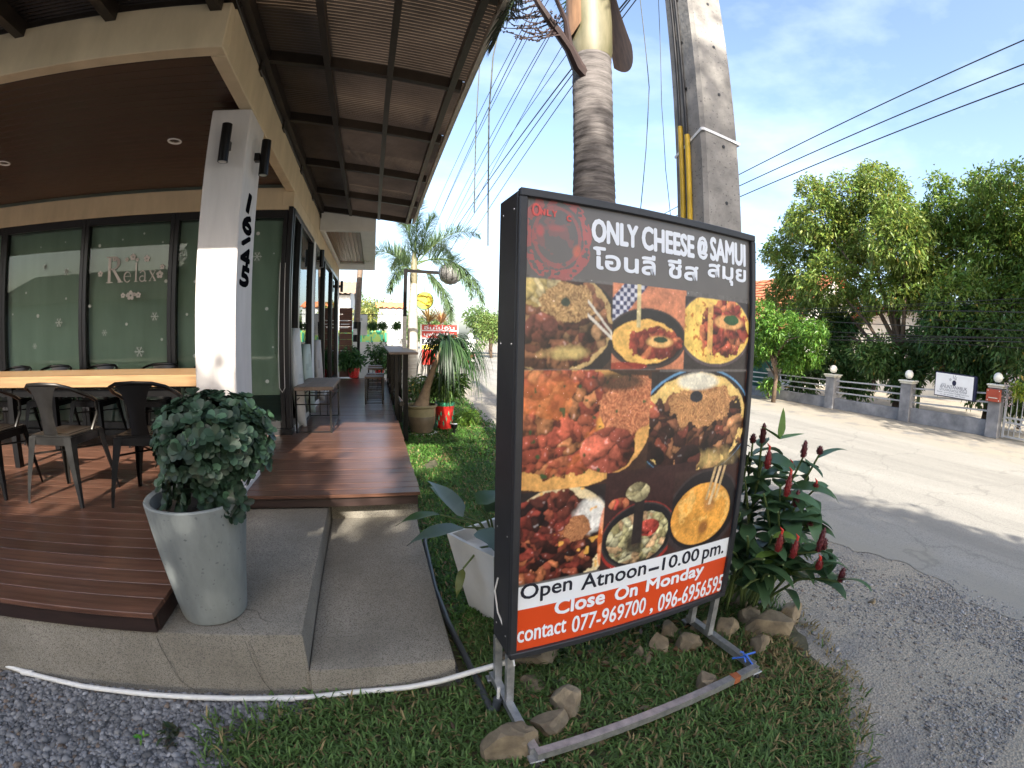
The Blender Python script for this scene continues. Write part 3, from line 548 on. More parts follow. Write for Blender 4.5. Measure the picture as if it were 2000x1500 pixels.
# ================================================================== AWNING
AW = thing('awning', 'dark steel framed awning with ribbed bronze sheets along the restaurant', 'awning', (-.2, 4, 3.4))
def az(x): return 3.5 - .115 * (x + .95)
for x in (-.455, .0, .455): part('long_beam', 'awnframe', lambda b: b.bar((x, 1.28, az(x) + .04), (x, 7.58, az(x) + .04), .045, .08), AW)
part('wall_beam', 'awnframe', lambda b: b.bar((-.915, 1.28, 3.535), (-.915, 7.58, 3.535), .05, .10), AW)
CY = [1.30, 2.14, 3.2, 4.23, 5.42, 6.55, 7.55]
for y in CY:
    part('cross_beam', 'awnframe', lambda b: b.bar((-.93, y, az(-.95) + .05), (.53, y, az(.53) + .05), .05, .085), AW)
    part('bracket', 'awnframe', lambda b: b.bbox(-.949, -.93, y - .05, y + .05, 3.40, 3.5, .003), AW)
part('gutter', 'palewood', lambda b: b.bar((.565, 1.25, az(.565) + .06), (.565, 7.6, az(.565) + .06), .028, .06), AW)
part('drip_edge', 'blue' if False else 'galv', lambda b: b.bar((.585, 1.25, az(.565) + .045), (.585, 7.6, az(.565) + .045), .008, .03), AW)
def ribbed(x0, x1, y0, y1, zf, pitch=.034, amp=.005):
    n = max(4, int((y1 - y0) / pitch * 4)); vs = []; 
    for i in range(n + 1):
        y = y0 + (y1 - y0) * i / n; h = amp * sin(2 * pi * (y - y0) / pitch)
        for x in (x0, x1): vs.append((x, y, zf(x) + h))
    return MB().add(vs, [(2 * i, 2 * i + 1, 2 * i + 3, 2 * i + 2) for i in range(n)])
XS = [-.93, -.455, 0, .455, .56]
for i in range(len(CY) - 1):
    for j in range(4): ribbed(XS[j] + .001, XS[j + 1] - .001, CY[i] + .001, CY[i + 1] - .001, lambda x: az(x) + .098).build('sheet', 'polycarb', AW, True)
part('flashing', 'awnframe', lambda b: b.bbox(-1.06, -.942, 2.3, 7.6, 3.442, 3.62, .003), AW); part('flashing', 'awnframe', lambda b: b.bbox(-8, -1.062, 2.385, 2.47, 3.412, 3.62, .003), AW)
FA = thing('awning', 'dark awning roof over the porch front above the cream beam', 'awning', (-4, 1.8, 3.5))
for i in range(11):
    x = -1.06 - .67 * i + .02; part('rafter', 'awnframe', lambda b: b.bar((x, 1.34, 3.40), (x, 2.378, 3.40), .07, .10), FA)
    xa = x - .001; ribbed(x - .669, x - .001, 1.31, 2.49, lambda q: 3.456).build('sheet', 'awnframe', FA, True)
ribbed(-1.041, -.931, 1.28, 2.49, lambda q: 3.456).build('sheet', 'awnframe', FA, True)
part('edge_beam', 'awnframe', lambda b: b.bar((-8, 1.30, 3.42), (-.93, 1.30, 3.42), .06, .12), FA)
# ================================================================== FOLIAGE HELPERS
def unit(a): return a / (np.linalg.norm(a, axis=1, keepdims=True) + 1e-9)
def leaf_cloud(P, Dr, L, W, seed, tint, tvar=.35, droop=.25, yellow=0.):
    r = np.random.default_rng(seed); n = len(P); Dr = unit(Dr); side = unit(np.cross(Dr, unit(r.normal(0, 1, (n, 3)) + np.array([0, 0, 1.2])))); nn = np.cross(side, Dr)
    l = L * r.uniform(.65, 1.3, (n, 1)); ww = W * r.uniform(.7, 1.25, (n, 1)); mid = P + Dr * l * .45 + nn * l * .06; tip = P + Dr * l - np.array([0, 0, 1.]) * l * droop
    V = np.stack([P, mid - side * ww / 2, tip, mid + side * ww / 2], 1).reshape(-1, 3); b = (np.arange(n) * 4)[:, None]
    F = np.concatenate([b + np.array([[0, 1, 2]]), b + np.array([[0, 2, 3]])], 1).reshape(-1, 3)
    c = np.array(tint)[None] * r.uniform(1 - tvar, 1 + tvar, (n, 1)) * np.array([1, 1, 1.]) + 0; c[:, 0] *= r.uniform(.8, 1.3, n)
    if yellow: k = r.uniform(0, 1, n) < yellow; c[k] = np.array([.42, .30, .06]) * r.uniform(.6, 1.1, (k.sum(), 1))
    return V, F, np.repeat(np.clip(c, 0, 1), 2, 0)
def clump_points(clumps, n, seed, inner=.45):
    r = np.random.default_rng(seed); cs = np.array([c[:3] for c in clumps]); rs = np.array([c[3] for c in clumps]); p = rs ** 2 / (rs ** 2).sum(); i = r.choice(len(cs), n, p=p)
    d = unit(r.normal(0, 1, (n, 3))); rad = rs[i] * r.uniform(inner ** 2, 1, n) ** .5
    lump = np.array([mnoise.noise(Vector(q * 1.9 + 7.3 * k)) for q, k in zip(d, i)]); rad = rad * (1 + .38 * lump)
    return cs[i] + d * rad[:, None] * np.array([1, 1, .85]), unit(d + r.normal(0, .55, (n, 3)) + np.array([0, 0, -.25]))
def tree(name, label, base, trunk, clumps, n, L, W, tint, seed, cat='tree', group=None, bark='treebark', rad=.14, yellow=0., sprays=True, limbs=None):
    t = thing(name, label, cat, base, group); b = MB(); b.tube([tuple(p) for p in trunk], [rad * (1 - .45 * i / (len(trunk) - 1)) for i in range(len(trunk))], 10)
    top = Vector(trunk[-1])
    for k, c in enumerate(clumps if limbs is None else limbs):
        st = Vector(trunk[-1 - (k % 2)]) if len(trunk) > 2 else top; e = Vector(c[:3]); m = st.lerp(e, .5) + Vector((random.uniform(-.15, .15), random.uniform(-.15, .15), .12))
        b.tube([st, st.lerp(m, .5), m, e], [rad * .5, rad * .38, rad * .26, rad * .1], 6)
    b.build('trunk', bark, t, 2)
    P, Dn = clump_points(clumps, n, seed, .62)
    if sprays:      # leaves sit in small sprays
        r = np.random.default_rng(seed + 1); k = 6; P = np.repeat(P[::k], k, 0) + r.normal(0, L * .45, (len(P[::k]) * k, 3)); Dn = unit(np.repeat(Dn[::k], k, 0) + r.normal(0, .6, (len(P), 3)))
    V, F, C = leaf_cloud(P, Dn, L, W, seed + 2, tint, yellow=yellow); np_mesh('crown', V, F, 'leaf', t, C); return t
class LB:     # leaf builder with colour per face (quads)
    def __init__(s): s.v = []; s.f = []; s.c = []
    def strip(s, base, d, L, W, bend=.6, seg=6, fold=.12, col=(.05, .12, .04), twist=0., shape=None, up=None, wave=0.):
        """a bent leaf blade: two quads per segment either side of the midrib"""
        d = Vector(d).normalized(); base = Vector(base); upv = Vector(up) if up else Vector((0, 0, 1)); sd = d.cross(upv)
        if sd.length < .05: sd = Vector((1, 0, 0))
        sd.normalize(); sd = Matrix.Rotation(twist, 3, d) @ sd; p = base.copy(); o = len(s.v); cur = d.copy(); shape = shape or (lambda t: sin(pi * (t ** .75)) * (1 - .25 * t))
        for i in range(seg + 1):
            t = i / seg; w = max(.012, shape(t)) * W / 2; nn = sd.cross(cur).normalized(); wv = nn * (wave * sin(t * 9))
            s.v += [tuple(p - sd * w + nn * w * fold * 2 + wv), tuple(p), tuple(p + sd * w + nn * w * fold * 2 - wv)]
            cur = (cur + Vector((0, 0, -1)) * bend / seg * (.4 + t * 1.2)).normalized(); p = p + cur * (L / seg)
        for i in range(seg):
            a = o + i * 3; s.f += [(a, a + 1, a + 4, a + 3), (a + 1, a + 2, a + 5, a + 4)]; k = random.uniform(.92, 1.08); s.c += [tuple(x * k for x in col)] * 2
    def oval(s, base, d, nrm, L, W, col):
        d = Vector(d).normalized(); nrm = Vector(nrm); sd = d.cross(nrm).normalized(); nrm = sd.cross(d); base = Vector(base); o = len(s.v)
        P = [(0, .0), (.22, .30), (.55, .5), (.85, .40), (1, .0)]
        cs = [base + d * L * a - nrm * (L * .10 * a * a) for a, _ in P]
        s.v += [tuple(cs[0])]
        for i in (1, 2, 3): s.v += [tuple(cs[i] - sd * W * P[i][1] + nrm * W * .10), tuple(cs[i]), tuple(cs[i] + sd * W * P[i][1] + nrm * W * .10)]
        s.v += [tuple(cs[4])]
        s.f += [(o, o + 1, o + 2, o + 2), (o, o + 2, o + 3, o + 3), (o + 1, o + 4, o + 5, o + 2), (o + 2, o + 5, o + 6, o + 3), (o + 4, o + 7, o + 8, o + 5), (o + 5, o + 8, o + 9, o + 6), (o + 7, o + 10, o + 8, o + 8), (o + 8, o + 10, o + 9, o + 9)]
        s.c += [col] * 8
    def build(s, name, parent, mat='leafglossy', smooth=True):
        me = bpy.data.meshes.new(name); og = parent['_o']; fs = [tuple(dict.fromkeys(f)) for f in s.f]
        me.from_pydata([(v[0] - og[0], v[1] - og[1], v[2] - og[2]) for v in s.v], [], fs); a = me.attributes.new('Col', 'FLOAT_COLOR', 'FACE')
        a.data.foreach_set('color', np.concatenate([np.array(s.c), np.ones((len(s.c), 1))], 1).astype(np.float32).ravel()); me.materials.append(MATS[mat])
        if smooth: me.polygons.foreach_set('use_smooth', [True] * len(me.polygons))
        o = bpy.data.objects.new(name, me); COL.objects.link(o); o.parent = parent; o['_o'] = og; return o
def frond(lb, mb, base, d, L, n, leaf, W, bend=1., col=(.05, .12, .03), plumose=0., rr=.014, droop=.5, start=.12):
    d = Vector(d).normalized(); p = Vector(base); cur = d.copy(); pts = [p.copy()]; seg = 14; tang = [cur.copy()]
    for i in range(seg):
        t = i / seg; cur = (cur + Vector((0, 0, -1)) * bend / seg * (.3 + 1.5 * t)).normalized(); p = p + cur * (L / seg); pts.append(p.copy()); tang.append(cur.copy())
    mb.tube(pts, [rr * (1 - .85 * i / seg) for i in range(seg + 1)], 5)
    for k in range(n):
        t = start + (1 - start) * (k + random.random() * .5) / n; f = t * seg; i = min(int(f), seg - 1); q = pts[i].lerp(pts[i + 1], f - i); tg = tang[i]
        sd = tg.cross(Vector((0, 0, 1)));
        if sd.length < .05: sd = Vector((1, 0, 0))
        sd.normalize(); nn = sd.cross(tg)
        ln = leaf * (.55 + .6 * sin(pi * min(1, t * .95 + .08))) * random.uniform(.85, 1.1)
        for s2 in (-1, 1):
            if plumose: a = random.uniform(0, 2 * pi); lat = sd * cos(a) + nn * sin(a)
            else: lat = sd * s2 + nn * random.uniform(.05, .35)
            k2 = random.uniform(.65, 1.3); lb.strip(q, lat * .85 + tg * .65, ln, W, bend=droop, seg=3, fold=.05, col=tuple(c * k2 for c in col), shape=lambda u: (1 - u) ** .6 * min(1, u * 6 + .25))
# ================================================================== SIGN BOARD
SL = Vector((.432, 1.39, 0)); SR = Vector((1.528, 1.478, 0)); UX = (SR - SL).normalized(); UN = Vector((UX.y, -UX.x, 0)); UZ = Vector((0, 0, 1)); SW = (SR - SL).length; Z0, Z1 = .325, 1.982; DEP = .18; FR = .026
SB = thing('sign_board', 'tall black framed restaurant signboard with food photographs on galvanised legs', 'sign', (SL.x, SL.y, 0))
def sp(u, v, n=0): return SL + UX * u + UZ * v + UN * n        # u along the face, v height, n towards the viewer
SMX = Matrix(((UX.x, -UN.x, 0, SL.x), (UX.y, -UN.y, 0, SL.y), (0, 0, 1, 0), (0, 0, 0, 1)))   # local x along face, y into the box
def spart(name, mat, fn, parent=SB, smooth=False): b = MB(); fn(b); b.xf(SMX); return b.build(name, mat, parent, smooth)
spart('cabinet', 'signblack', lambda b: b.bbox(0, SW, .012, DEP, Z0, Z1, .006))
spart('frame_rail', 'signblack', lambda b: b.bbox(.0, SW, -.012, .011, Z1 - FR, Z1 + .002, .003)); spart('frame_rail', 'signblack', lambda b: b.bbox(.0, SW, -.012, .011, Z0 - .002, Z0 + FR, .003))
spart('frame_stile', 'signblack', lambda b: b.bbox(-.002, FR, -.0115, .011, Z0 + FR, Z1 - FR, .003)); spart('frame_stile', 'signblack', lambda b: b.bbox(SW - FR, SW + .002, -.0115, .011, Z0 + FR, Z1 - FR, .003))
for z in (Z1 - .06, Z1 - .5, Z0 + .5, Z0 + .08):
    for yy in (.04, .14): spart('screw', 'steel', lambda b: b.lathe([(.004, 0), (.003, .002)], (0, 0, 0), 8, cap1=True).xf(Matrix.Translation((-.0005, yy, z)) @ Matrix.Rotation(-pi / 2, 4, 'Y')))
# printed panel: a flat print held as colours of a fine sheet
PU0, PU1, PV0, PV1 = FR, SW - FR, Z0 + FR, Z1 - FR; NX, NY = 420, 644
def uvp(px, py):
    d = Vector(ray(px, py)); c = Vector((0, 0, CH)); t = (SL - c).dot(UN) / d.dot(UN); q = c + d * t - SL; return (q.dot(UX) - PU0) / (PU1 - PU0), (PV1 - q.z) / (PV1 - PV0)
def vnoise(sx, sy, seed, oc=4):
    r = np.random.default_rng(seed); out = np.zeros((NY, NX)); amp = 1; tot = 0
    for o_ in range(oc):
        gx, gy = int(sx * 2 ** o_) + 2, int(sy * 2 ** o_) + 2; G = r.uniform(0, 1, (gy + 1, gx + 1)); xs = np.linspace(0, gx - 1.001, NX); ys = np.linspace(0, gy - 1.001, NY); xi = xs.astype(int); yi = ys.astype(int); fx = xs - xi; fy = ys - yi; fx = fx * fx * (3 - 2 * fx); fy = (fy * fy * (3 - 2 * fy))[:, None]
        a = G[np.ix_(yi, xi)] * (1 - fx) + G[np.ix_(yi, xi + 1)] * fx; b = G[np.ix_(yi + 1, xi)] * (1 - fx) + G[np.ix_(yi + 1, xi + 1)] * fx; out += amp * (a * (1 - fy) + b * fy); tot += amp; amp *= .55
    return out / tot
gu, gv = np.meshgrid((np.arange(NX) + .5) / NX, (np.arange(NY) + .5) / NY); ASP = (PV1 - PV0) / (PU1 - PU0)
IMG = np.zeros((NY, NX, 3)); N1 = vnoise(7, 11, 1, 5); N2 = vnoise(22, 34, 2, 4); N3 = vnoise(60, 92, 3, 2); N4 = vnoise(5, 8, 4, 3)
IMG[:] = np.array(lin(98, 94, 91)) * (.85 + .3 * N1)[..., None]  # base grey lifted: the panel's sheen is put into the print colour
def put(mask, col, a=1.):
    a = a * mask.astype(float) if mask.dtype == bool else a * mask; IMG[:] = IMG * (1 - a[..., None]) + np.asarray(col) * a[..., None]
def rect(p0, p1):
    u0, v0 = uvp(*p0); u1, v1 = uvp(*p1); return (gu >= u0) & (gu <= u1) & (gv >= v0) & (gv <= v1)
def ell(cx, cy, ex, ey, soft=0., rough=0.):
    u, v = uvp(cx, cy); u2, _ = uvp(cx + ex, cy); _, v2 = uvp(cx, cy + ey); d = np.hypot((gu - u) / (u2 - u), (gv - v) / (v2 - v)) + rough * (N2 - .5) * 2
    return d < 1 if not soft else np.clip((1 - d) / soft, 0, 1)
def chunks(mask, pal, n, seed, edge=.55, hi=.25):
    """irregular glossy pieces: one palette colour for each cell, dark joints, bright wet glints"""
    r = np.random.default_rng(seed); iy, ix = np.nonzero(mask)
    if not len(iy): return
    ka = (N4[iy, ix] - .5) * 5; u0_ = gu[iy, ix] + (N2[iy, ix] - .5) * .06; v0_ = (gv[iy, ix] + (N1[iy, ix] - .5) * .06) * ASP; u = u0_; v = v0_; s = r.integers(0, len(iy), n); su, sv = gu[iy[s], ix[s]], gv[iy[s], ix[s]] * ASP
    best = np.full(len(iy), 9.); sec = np.full(len(iy), 9.); idx = np.zeros(len(iy), int)
    for k in range(n):
        d = np.hypot(u - su[k], v - sv[k]); m = d < best; sec = np.where(m, best, np.minimum(sec, d)); best = np.where(m, d, best); idx[m] = k
    P = np.array([lin(*c) for c in pal]); P = P * .86 + P.mean(1, keepdims=True) * .14; cc = P[r.integers(0, len(P), n)] * r.uniform(.7, 1.25, (n, 1)); e = np.clip((sec - best) / .022, 0, 1)
    sh = .42 + edge * e + (N3[iy, ix] - .5) * .7 + np.clip((su[idx] - u) * 9 + (sv[idx] - v) * 13, -.35, .5); c = cc[idx] * np.clip(sh, .08, 1.7)[:, None]; gl = (N3[iy, ix] > .80) & (e > .4); c[gl] += hi * .6; IMG[iy, ix] = np.clip(c, 0, 1)
def noodles(mask, c1, c2, seed, fr=30):
    a = np.sin((N1 * 2.2 + N4 * 1.4 + gu * .9) * fr) * .5 + np.sin((N2 * 1.1 + N1 * 2 - gv * 1.5) * fr * .9) * .5; t = np.clip(a * 1.4 * .5 + .5, 0, 1)[..., None]; c = np.array(lin(*c1)) * (1 - t) + np.array(lin(*c2)) * t; put(mask, c)
YEL = [(240, 190, 70), (250, 215, 110), (225, 160, 60)]; RED = [(190, 60, 25), (215, 85, 35), (160, 40, 20), (230, 120, 50)]; BRN = [(110, 60, 35), (80, 40, 25), (145, 85, 50), (60, 32, 24), (175, 110, 60)]; DRK = [(60, 28, 22), (90, 40, 30), (40, 20, 20), (130, 55, 35), (170, 75, 40)]; GRN = [(40, 80, 35), (60, 110, 45)]
# faded round emblem, top left
u, v = uvp(1090, 462); d = np.hypot((gu - u) / .108, (gv - v) * ASP / .125)
for rr, wd, col, al in ((1., .10, (196, 84, 80), .5), (.74, .045, (180, 84, 80), .4)): put((np.abs(d - rr) < wd * (.5 + 1.6 * N2)) * (N3 > .33), lin(*col), al)
put((d < .95) * (N2 > .62), lin(180, 80, 76), .22); put(ell(1056, 450, 11, 16, .5, .25), lin(206, 78, 76), .5); put(ell(1128, 492, 11, 16, .5, .3), lin(215, 100, 60), .5); put(ell(1088, 446, 26, 10, .5, .4), lin(190, 84, 80), .35); put(rect((1064, 480), (1112, 486)), lin(60, 54, 54), .5)
# upper row
m = rect((1020, 541), (1197, 721)); put(m, lin(66, 48, 40)); put(m * ell(1095, 640, 118, 112), lin(38, 34, 34)); put(m * ell(1090, 628, 108, 104, 0, .05), lin(186, 156, 100)); chunks(m * ell(1088, 630, 104, 98, 0, .16), BRN + [(165, 120, 70), (120, 50, 35)], 90, 21); chunks(m * ell(1050, 560, 48, 38, 0, .15), [(225, 195, 100), (235, 210, 140), (205, 170, 80)], 20, 22); noodles(m * ell(1112, 588, 52, 36, 0, .35), (120, 84, 48), (205, 165, 105), 23, 60); chunks(m * ell(1058, 640, 32, 28, 0, .2), [(150, 75, 50), (120, 60, 45)], 9, 24, hi=.4); put(m * ell(1110, 690, 52, 16, .7, .5), lin(226, 200, 120), .75); put(m * (np.abs((gu - uvp(1170, 615)[0]) * .7 - (gv - uvp(1170, 615)[1])) < .004) * (gu > uvp(1150, 600)[0]), lin(214, 206, 190)); put(m * (np.abs((gu - uvp(1170, 635)[0]) * .5 - (gv - uvp(1170, 635)[1])) < .004) * (gu > uvp(1150, 600)[0]), lin(214, 206, 190)); put(m * ell(1106, 590, 9, 9, 0, .2), lin(50, 60, 45))
m = rect((1199, 551), (1338, 721)); put(m, np.array(lin(196, 122, 84))[None, None] * (.7 + .6 * N1)[..., None]); ck = (np.sin(gu * 210) * np.sin(gv * ASP * 210) > 0); cm_ = m * (((gu - uvp(1199, 560)[0]) + (uvp(1199, 600)[1] - gv) * -1.4 < .07) * ((gu - uvp(1199, 560)[0]) + (uvp(1199, 600)[1] - gv) * -1.4 > -.03)); put(cm_ * ck, lin(58, 62, 96)); put(cm_ * ~ck, lin(196, 196, 205)); put(m * ell(1268, 662, 73, 60), lin(60, 50, 48)); put(m * ell(1268, 660, 69, 55), lin(34, 31, 33)); put(m * ell(1264, 668, 60, 44, 0, .10), np.array(lin(236, 184, 90))[None, None] * (.75 + .5 * N2)[..., None]); chunks(m * ell(1284, 672, 44, 32, 0, .4), RED, 40, 25, hi=.15); put(m * ell(1290, 668, 28, 13, .3), lin(240, 190, 110), .8); put(m * ell(1292, 664, 13, 6, 0, .2), lin(38, 66, 40)); put(rect((1246, 555), (1252, 640)), lin(214, 196, 140)); put(m * ell(1225, 715, 40, 8), lin(150, 40, 25), .8)
m = rect((1340, 577), (1462, 722)); put(m, lin(52, 46, 46)); put(m * ell(1402, 645, 66, 72), lin(86, 74, 78)); put(m * ell(1402, 643, 63, 68), np.array(lin(240, 198, 92))[None, None] * (.75 + .5 * N2)[..., None]); put(m * ell(1402, 640, 60, 66) * (N3 > .72), lin(196, 120, 40)); chunks(m * ell(1416, 640, 46, 52, 0, .4), RED + [(180, 50, 30)], 55, 26, hi=.12); put(m * ell(1426, 630, 30, 15, .25, .1), lin(240, 180, 105), .85); put(m * ell(1430, 626, 14, 10, 0, .25), lin(40, 82, 42)); put(rect((1385, 590), (1392, 690)) * (N2 > .3), lin(240, 190, 100), .7)
# middle row
m = rect((1014, 724), (1273, 966)); put(m, lin(62, 40, 30)); put(m * ell(1108, 838, 166, 122, 0, .03), np.array(lin(216, 160, 84))[None, None] * (.65 + .7 * N1)[..., None]); chunks(m * ell(1098, 826, 158, 106, 0, .16), [(200, 92, 42), (214, 112, 52), (186, 74, 34), (226, 138, 62), (172, 66, 32), (205, 84, 40)], 120, 27, .5, .3); put(m * ell(1098, 826, 158, 106, .3, .2) * (N1 > .52), np.array(lin(216, 118, 48))[None, None] * (.6 + .8 * N2)[..., None], .5); put(m * ell(1190, 830, 26, 38, .35), lin(238, 172, 70), .9); noodles(m * ell(1234, 792, 56, 58, 0, .35), (150, 78, 48), (215, 140, 92), 28, 46); chunks(m * ell(1190, 880, 52, 44, 0, .08), [(165, 70, 42), (190, 85, 50), (120, 45, 30)], 7, 29, .5, .35); put(m * ell(1165, 858, 200, 120) * (vnoise(34, 52, 41, 2) > .80), lin(44, 78, 40), .9); put(m * ell(1210, 745, 60, 22, .4), lin(48, 40, 32), .85)
m = rect((1275, 726), (1459, 926)); put(m, lin(44, 36, 36)); put(m * ell(1366, 826, 99, 102), lin(96, 150, 190)); put(m * ell(1366, 828, 97, 100), lin(36, 30, 34)); put(m * ell(1364, 828, 93, 95, 0, .04), np.array(lin(226, 190, 110))[None, None] * (.7 + .6 * N2)[..., None]); chunks(m * ell(1362, 842, 92, 82, 0, .3), BRN + DRK + [(196, 130, 70)], 120, 30, .6, .3); noodles(m * ell(1372, 790, 58, 38, 0, .4), (140, 86, 48), (214, 160, 100), 31, 62); put(m * ell(1366, 745, 44, 20, .3, .1), lin(228, 222, 200), .95); put(m * ell(1362, 775, 13, 12, 0, .2), lin(40, 44, 52)); put(m * ell(1392, 895, 56, 24, .8, .5), lin(232, 200, 120), .55); chunks(m * ell(1345, 895, 24, 26, 0, .1), DRK, 3, 32)
# lower row
m = rect((1008, 966), (1190, 1150)) * (gv < uvp(1100, 1128)[1]); put(m, lin(40, 34, 34)); put(m * ell(1092, 1062, 102, 100), lin(218, 196, 150)); chunks(m * ell(1076, 1068, 98, 96, 0, .18), DRK + [(150, 50, 30), (200, 110, 50), (120, 45, 30)], 130, 33, .6, .35); put(m * ell(1152, 1010, 34, 40, .3, .2), np.array(lin(232, 228, 218))[None, None] * (.7 + .5 * N3)[..., None], .95); noodles(m * ell(1132, 1032, 26, 26, 0, .45), (140, 84, 50), (200, 140, 90), 34, 60); put(m * (vnoise(26, 40, 47, 2) > .83), lin(236, 176, 70), .8); put(m * ell(1178, 1050, 9, 55), lin(225, 110, 40), .7)
m = rect((1186, 925), (1330, 1150)) * (gv < uvp(1250, 1104)[1]); put(m, lin(56, 34, 32)); put(m * ell(1250, 1050, 68, 64), lin(150, 40, 30)); put(m * ell(1250, 1047, 66, 60), lin(60, 54, 52)); put(m * ell(1250, 1046, 63, 56), lin(30, 28, 30)); chunks(m * ell(1248, 1050, 56, 48, 0, .08), [(206, 196, 130), (222, 214, 160), (186, 172, 105), (226, 180, 120)], 90, 35, .6, .1); chunks(m * ell(1268, 1030, 20, 16, 0, .2), [(205, 50, 30), (225, 70, 40)], 8, 36); put(m * ell(1240, 1060, 20, 24, .4, .2), lin(48, 40, 34), .9); put(rect((1243, 960), (1252, 1060)), lin(44, 36, 34)); chunks(m * ell(1247, 962, 22, 18, 0, .2), [(200, 186, 130), (180, 165, 110)], 8, 37); chunks(m * ell(1212, 985, 20, 12, 0, .2), [(200, 60, 35), (220, 120, 60)], 5, 38)
m = rect((1320, 925), (1450, 1120)) * (gv < uvp(1380, 1066)[1]); put(m, lin(60, 40, 36)); put(m * ell(1376, 1000, 64, 76), lin(60, 50, 50)); put(m * ell(1376, 998, 60, 70), lin(32, 29, 31)); put(m * ell(1372, 1004, 52, 56), np.array(lin(228, 160, 62))[None, None] * (.6 + .8 * N1)[..., None]); put(m * ell(1372, 1004, 50, 54) * (N2 > .62), lin(240, 190, 100), .7); put(m * ell(1387, 985, 13, 17, .4, .2), lin(176, 120, 60), .9); put(m * ell(1374, 1030, 12, 16, .5), lin(120, 70, 36), .8); cs = np.abs((gu - uvp(1400, 940)[0]) + (gv - uvp(1400, 940)[1]) * .42); put(m * (cs < .008) * (gv < uvp(1390, 985)[1]), lin(214, 186, 140)); put(m * (np.abs(cs - .028) < .007) * (gv < uvp(1390, 975)[1]), lin(200, 170, 120))
# opening-hours bands
vb0 = .5 * (uvp(1015, 1147)[1] + uvp(1425, 1052)[1]); vb1 = .5 * (uvp(1012, 1188)[1] + uvp(1420, 1091)[1]); put(gv > vb0, lin(224, 228, 232)); put(gv > vb1, np.array(lin(206, 72, 30)))
PHM = ((gv < vb0) & (gv > uvp(1100, 541)[1])).astype(float)[..., None]; NF = vnoise(120, 184, 61, 2); NG = vnoise(36, 55, 62, 4); LUM = IMG.mean(2, keepdims=True)
IB = IMG.copy()
for ax in (0, 1): IB = (np.roll(IB, 1, ax) + 2 * IB + np.roll(IB, -1, ax)) / 4
IMG[:] = IMG * (1 - PHM) + PHM * IB
IMG[:] = IMG * (1 - PHM) + PHM * np.clip((IMG * .98 + LUM * .05) * (.42 + .75 * NG + .45 * NF)[..., None], 0, 1); IMG[:] += PHM * ((NF > .86) & (NG > .5) & (LUM[..., 0] > .06))[..., None] * .22
IMG[:] = np.clip(IMG, 0, 1)
uu = np.linspace(PU0, PU1, NX + 1); vv = np.linspace(PV1, PV0, NY + 1); Ug, Vg = np.meshgrid(uu, vv); Pn = np.array(SL)[None] + Ug.reshape(-1, 1) * np.array(UX)[None] + np.array(UN)[None] * (-.004); Pn[:, 2] = Vg.ravel()
q = (np.arange(NY)[:, None] * (NX + 1) + np.arange(NX)[None]).reshape(-1, 1); F = np.concatenate([q, q + NX + 1, q + NX + 2, q + 1], 1)
np_mesh('printed_panel', Pn, F, 'print', SB, IMG.reshape(-1, 3))
def sgt(body, p0, p1, hpx, mat='signletter', bold=0., shear=0., spacing=1., fat=.0015):
    """lettering fitted between two photo pixels on the face"""
    u0, v0 = uvp(*p0); u1, v1 = uvp(*p1); vh0 = uvp(hpx[0], hpx[1])[1]; vh1 = uvp(hpx[0], hpx[2])[1]; W_ = (u1 - u0) * (PU1 - PU0); H_ = (vh1 - vh0) * (PV1 - PV0)
    text(body, 1, mat, SB, sp(PU0 + u0 * (PU1 - PU0), PV1 - (v0 + v1) / 2 * (PV1 - PV0), -.003), UX, UZ, width=W_, height=H_, bold=0., shear=shear, spacing=spacing, fat=fat)
def sgl(words, y_of_x, top, bot, **k):      # words with pixel x-extents, baseline follows the board edge
    for wd, x0, x1 in words: sgt(wd, (x0, y_of_x(x0)), (x1, y_of_x(x1)), ((x0 + x1) / 2, y_of_x((x0 + x1) / 2) - top, y_of_x((x0 + x1) / 2) + bot), **k)
ub = lambda x: 470 + (x - 1160) * .165
sgl([('ONLY', 1158, 1246), ('CHEESE', 1256, 1356), ('@', 1364, 1382), ('SAMUI', 1389, 1456)], ub, 42, 0, fat=.0042)
th = lambda x: 523 + (x - 1160) * .125
sgl([('โอนลี', 1160, 1280)], th, 40, 0, fat=.003); sgl([('ชีส', 1306, 1364)], th, 36, 0, fat=.003); sgl([('สมุย', 1384, 1457)], th, 26, 9, fat=.003)
M('redink', lin(205, 85, 80), .5, var=.2)
for ch, x, y in (('O', 1040, 421), ('N', 1057, 419), ('L', 1069, 421), ('Y', 1080, 423), ('C', 1108, 432)): sgt(ch, (x, y), (x + (16 if ch == 'O' else 8), y), (x, y - (24 if ch == 'O' else 11), y), mat='redink', bold=.03)
wl = lambda x: 1177 + (x - 1018) * -.232
sgl([('Open', 1017, 1114), ('Atnoon', 1136, 1262), ('–', 1270, 1288)], lambda x: wl(x) - 2, 24, 4, mat='ink', bold=.012) if False else None
sgt('Open', (1017, 1179), (1116, 1164), (1066, 1144, 1181), mat='ink', bold=.012); sgt('Atnoon', (1136, 1152), (1261, 1123), (1198, 1111, 1139), mat='ink', bold=.012); sgt('–', (1268, 1116), (1287, 1111), (1278, 1111, 1115), mat='ink', bold=.02); sgt('10.00', (1294, 1112), (1364, 1096), (1330, 1081, 1104), mat='ink', bold=.012); sgt('pm.', (1371, 1100), (1411, 1090), (1390, 1073, 1098), mat='ink', bold=.012)
sgt('Close', (1084, 1201), (1180, 1179), (1132, 1164, 1191), fat=.003); sgt('On', (1201, 1174), (1244, 1163), (1222, 1145, 1169), fat=.003); sgt('Monday', (1262, 1159), (1371, 1133), (1316, 1122, 1150), fat=.003)
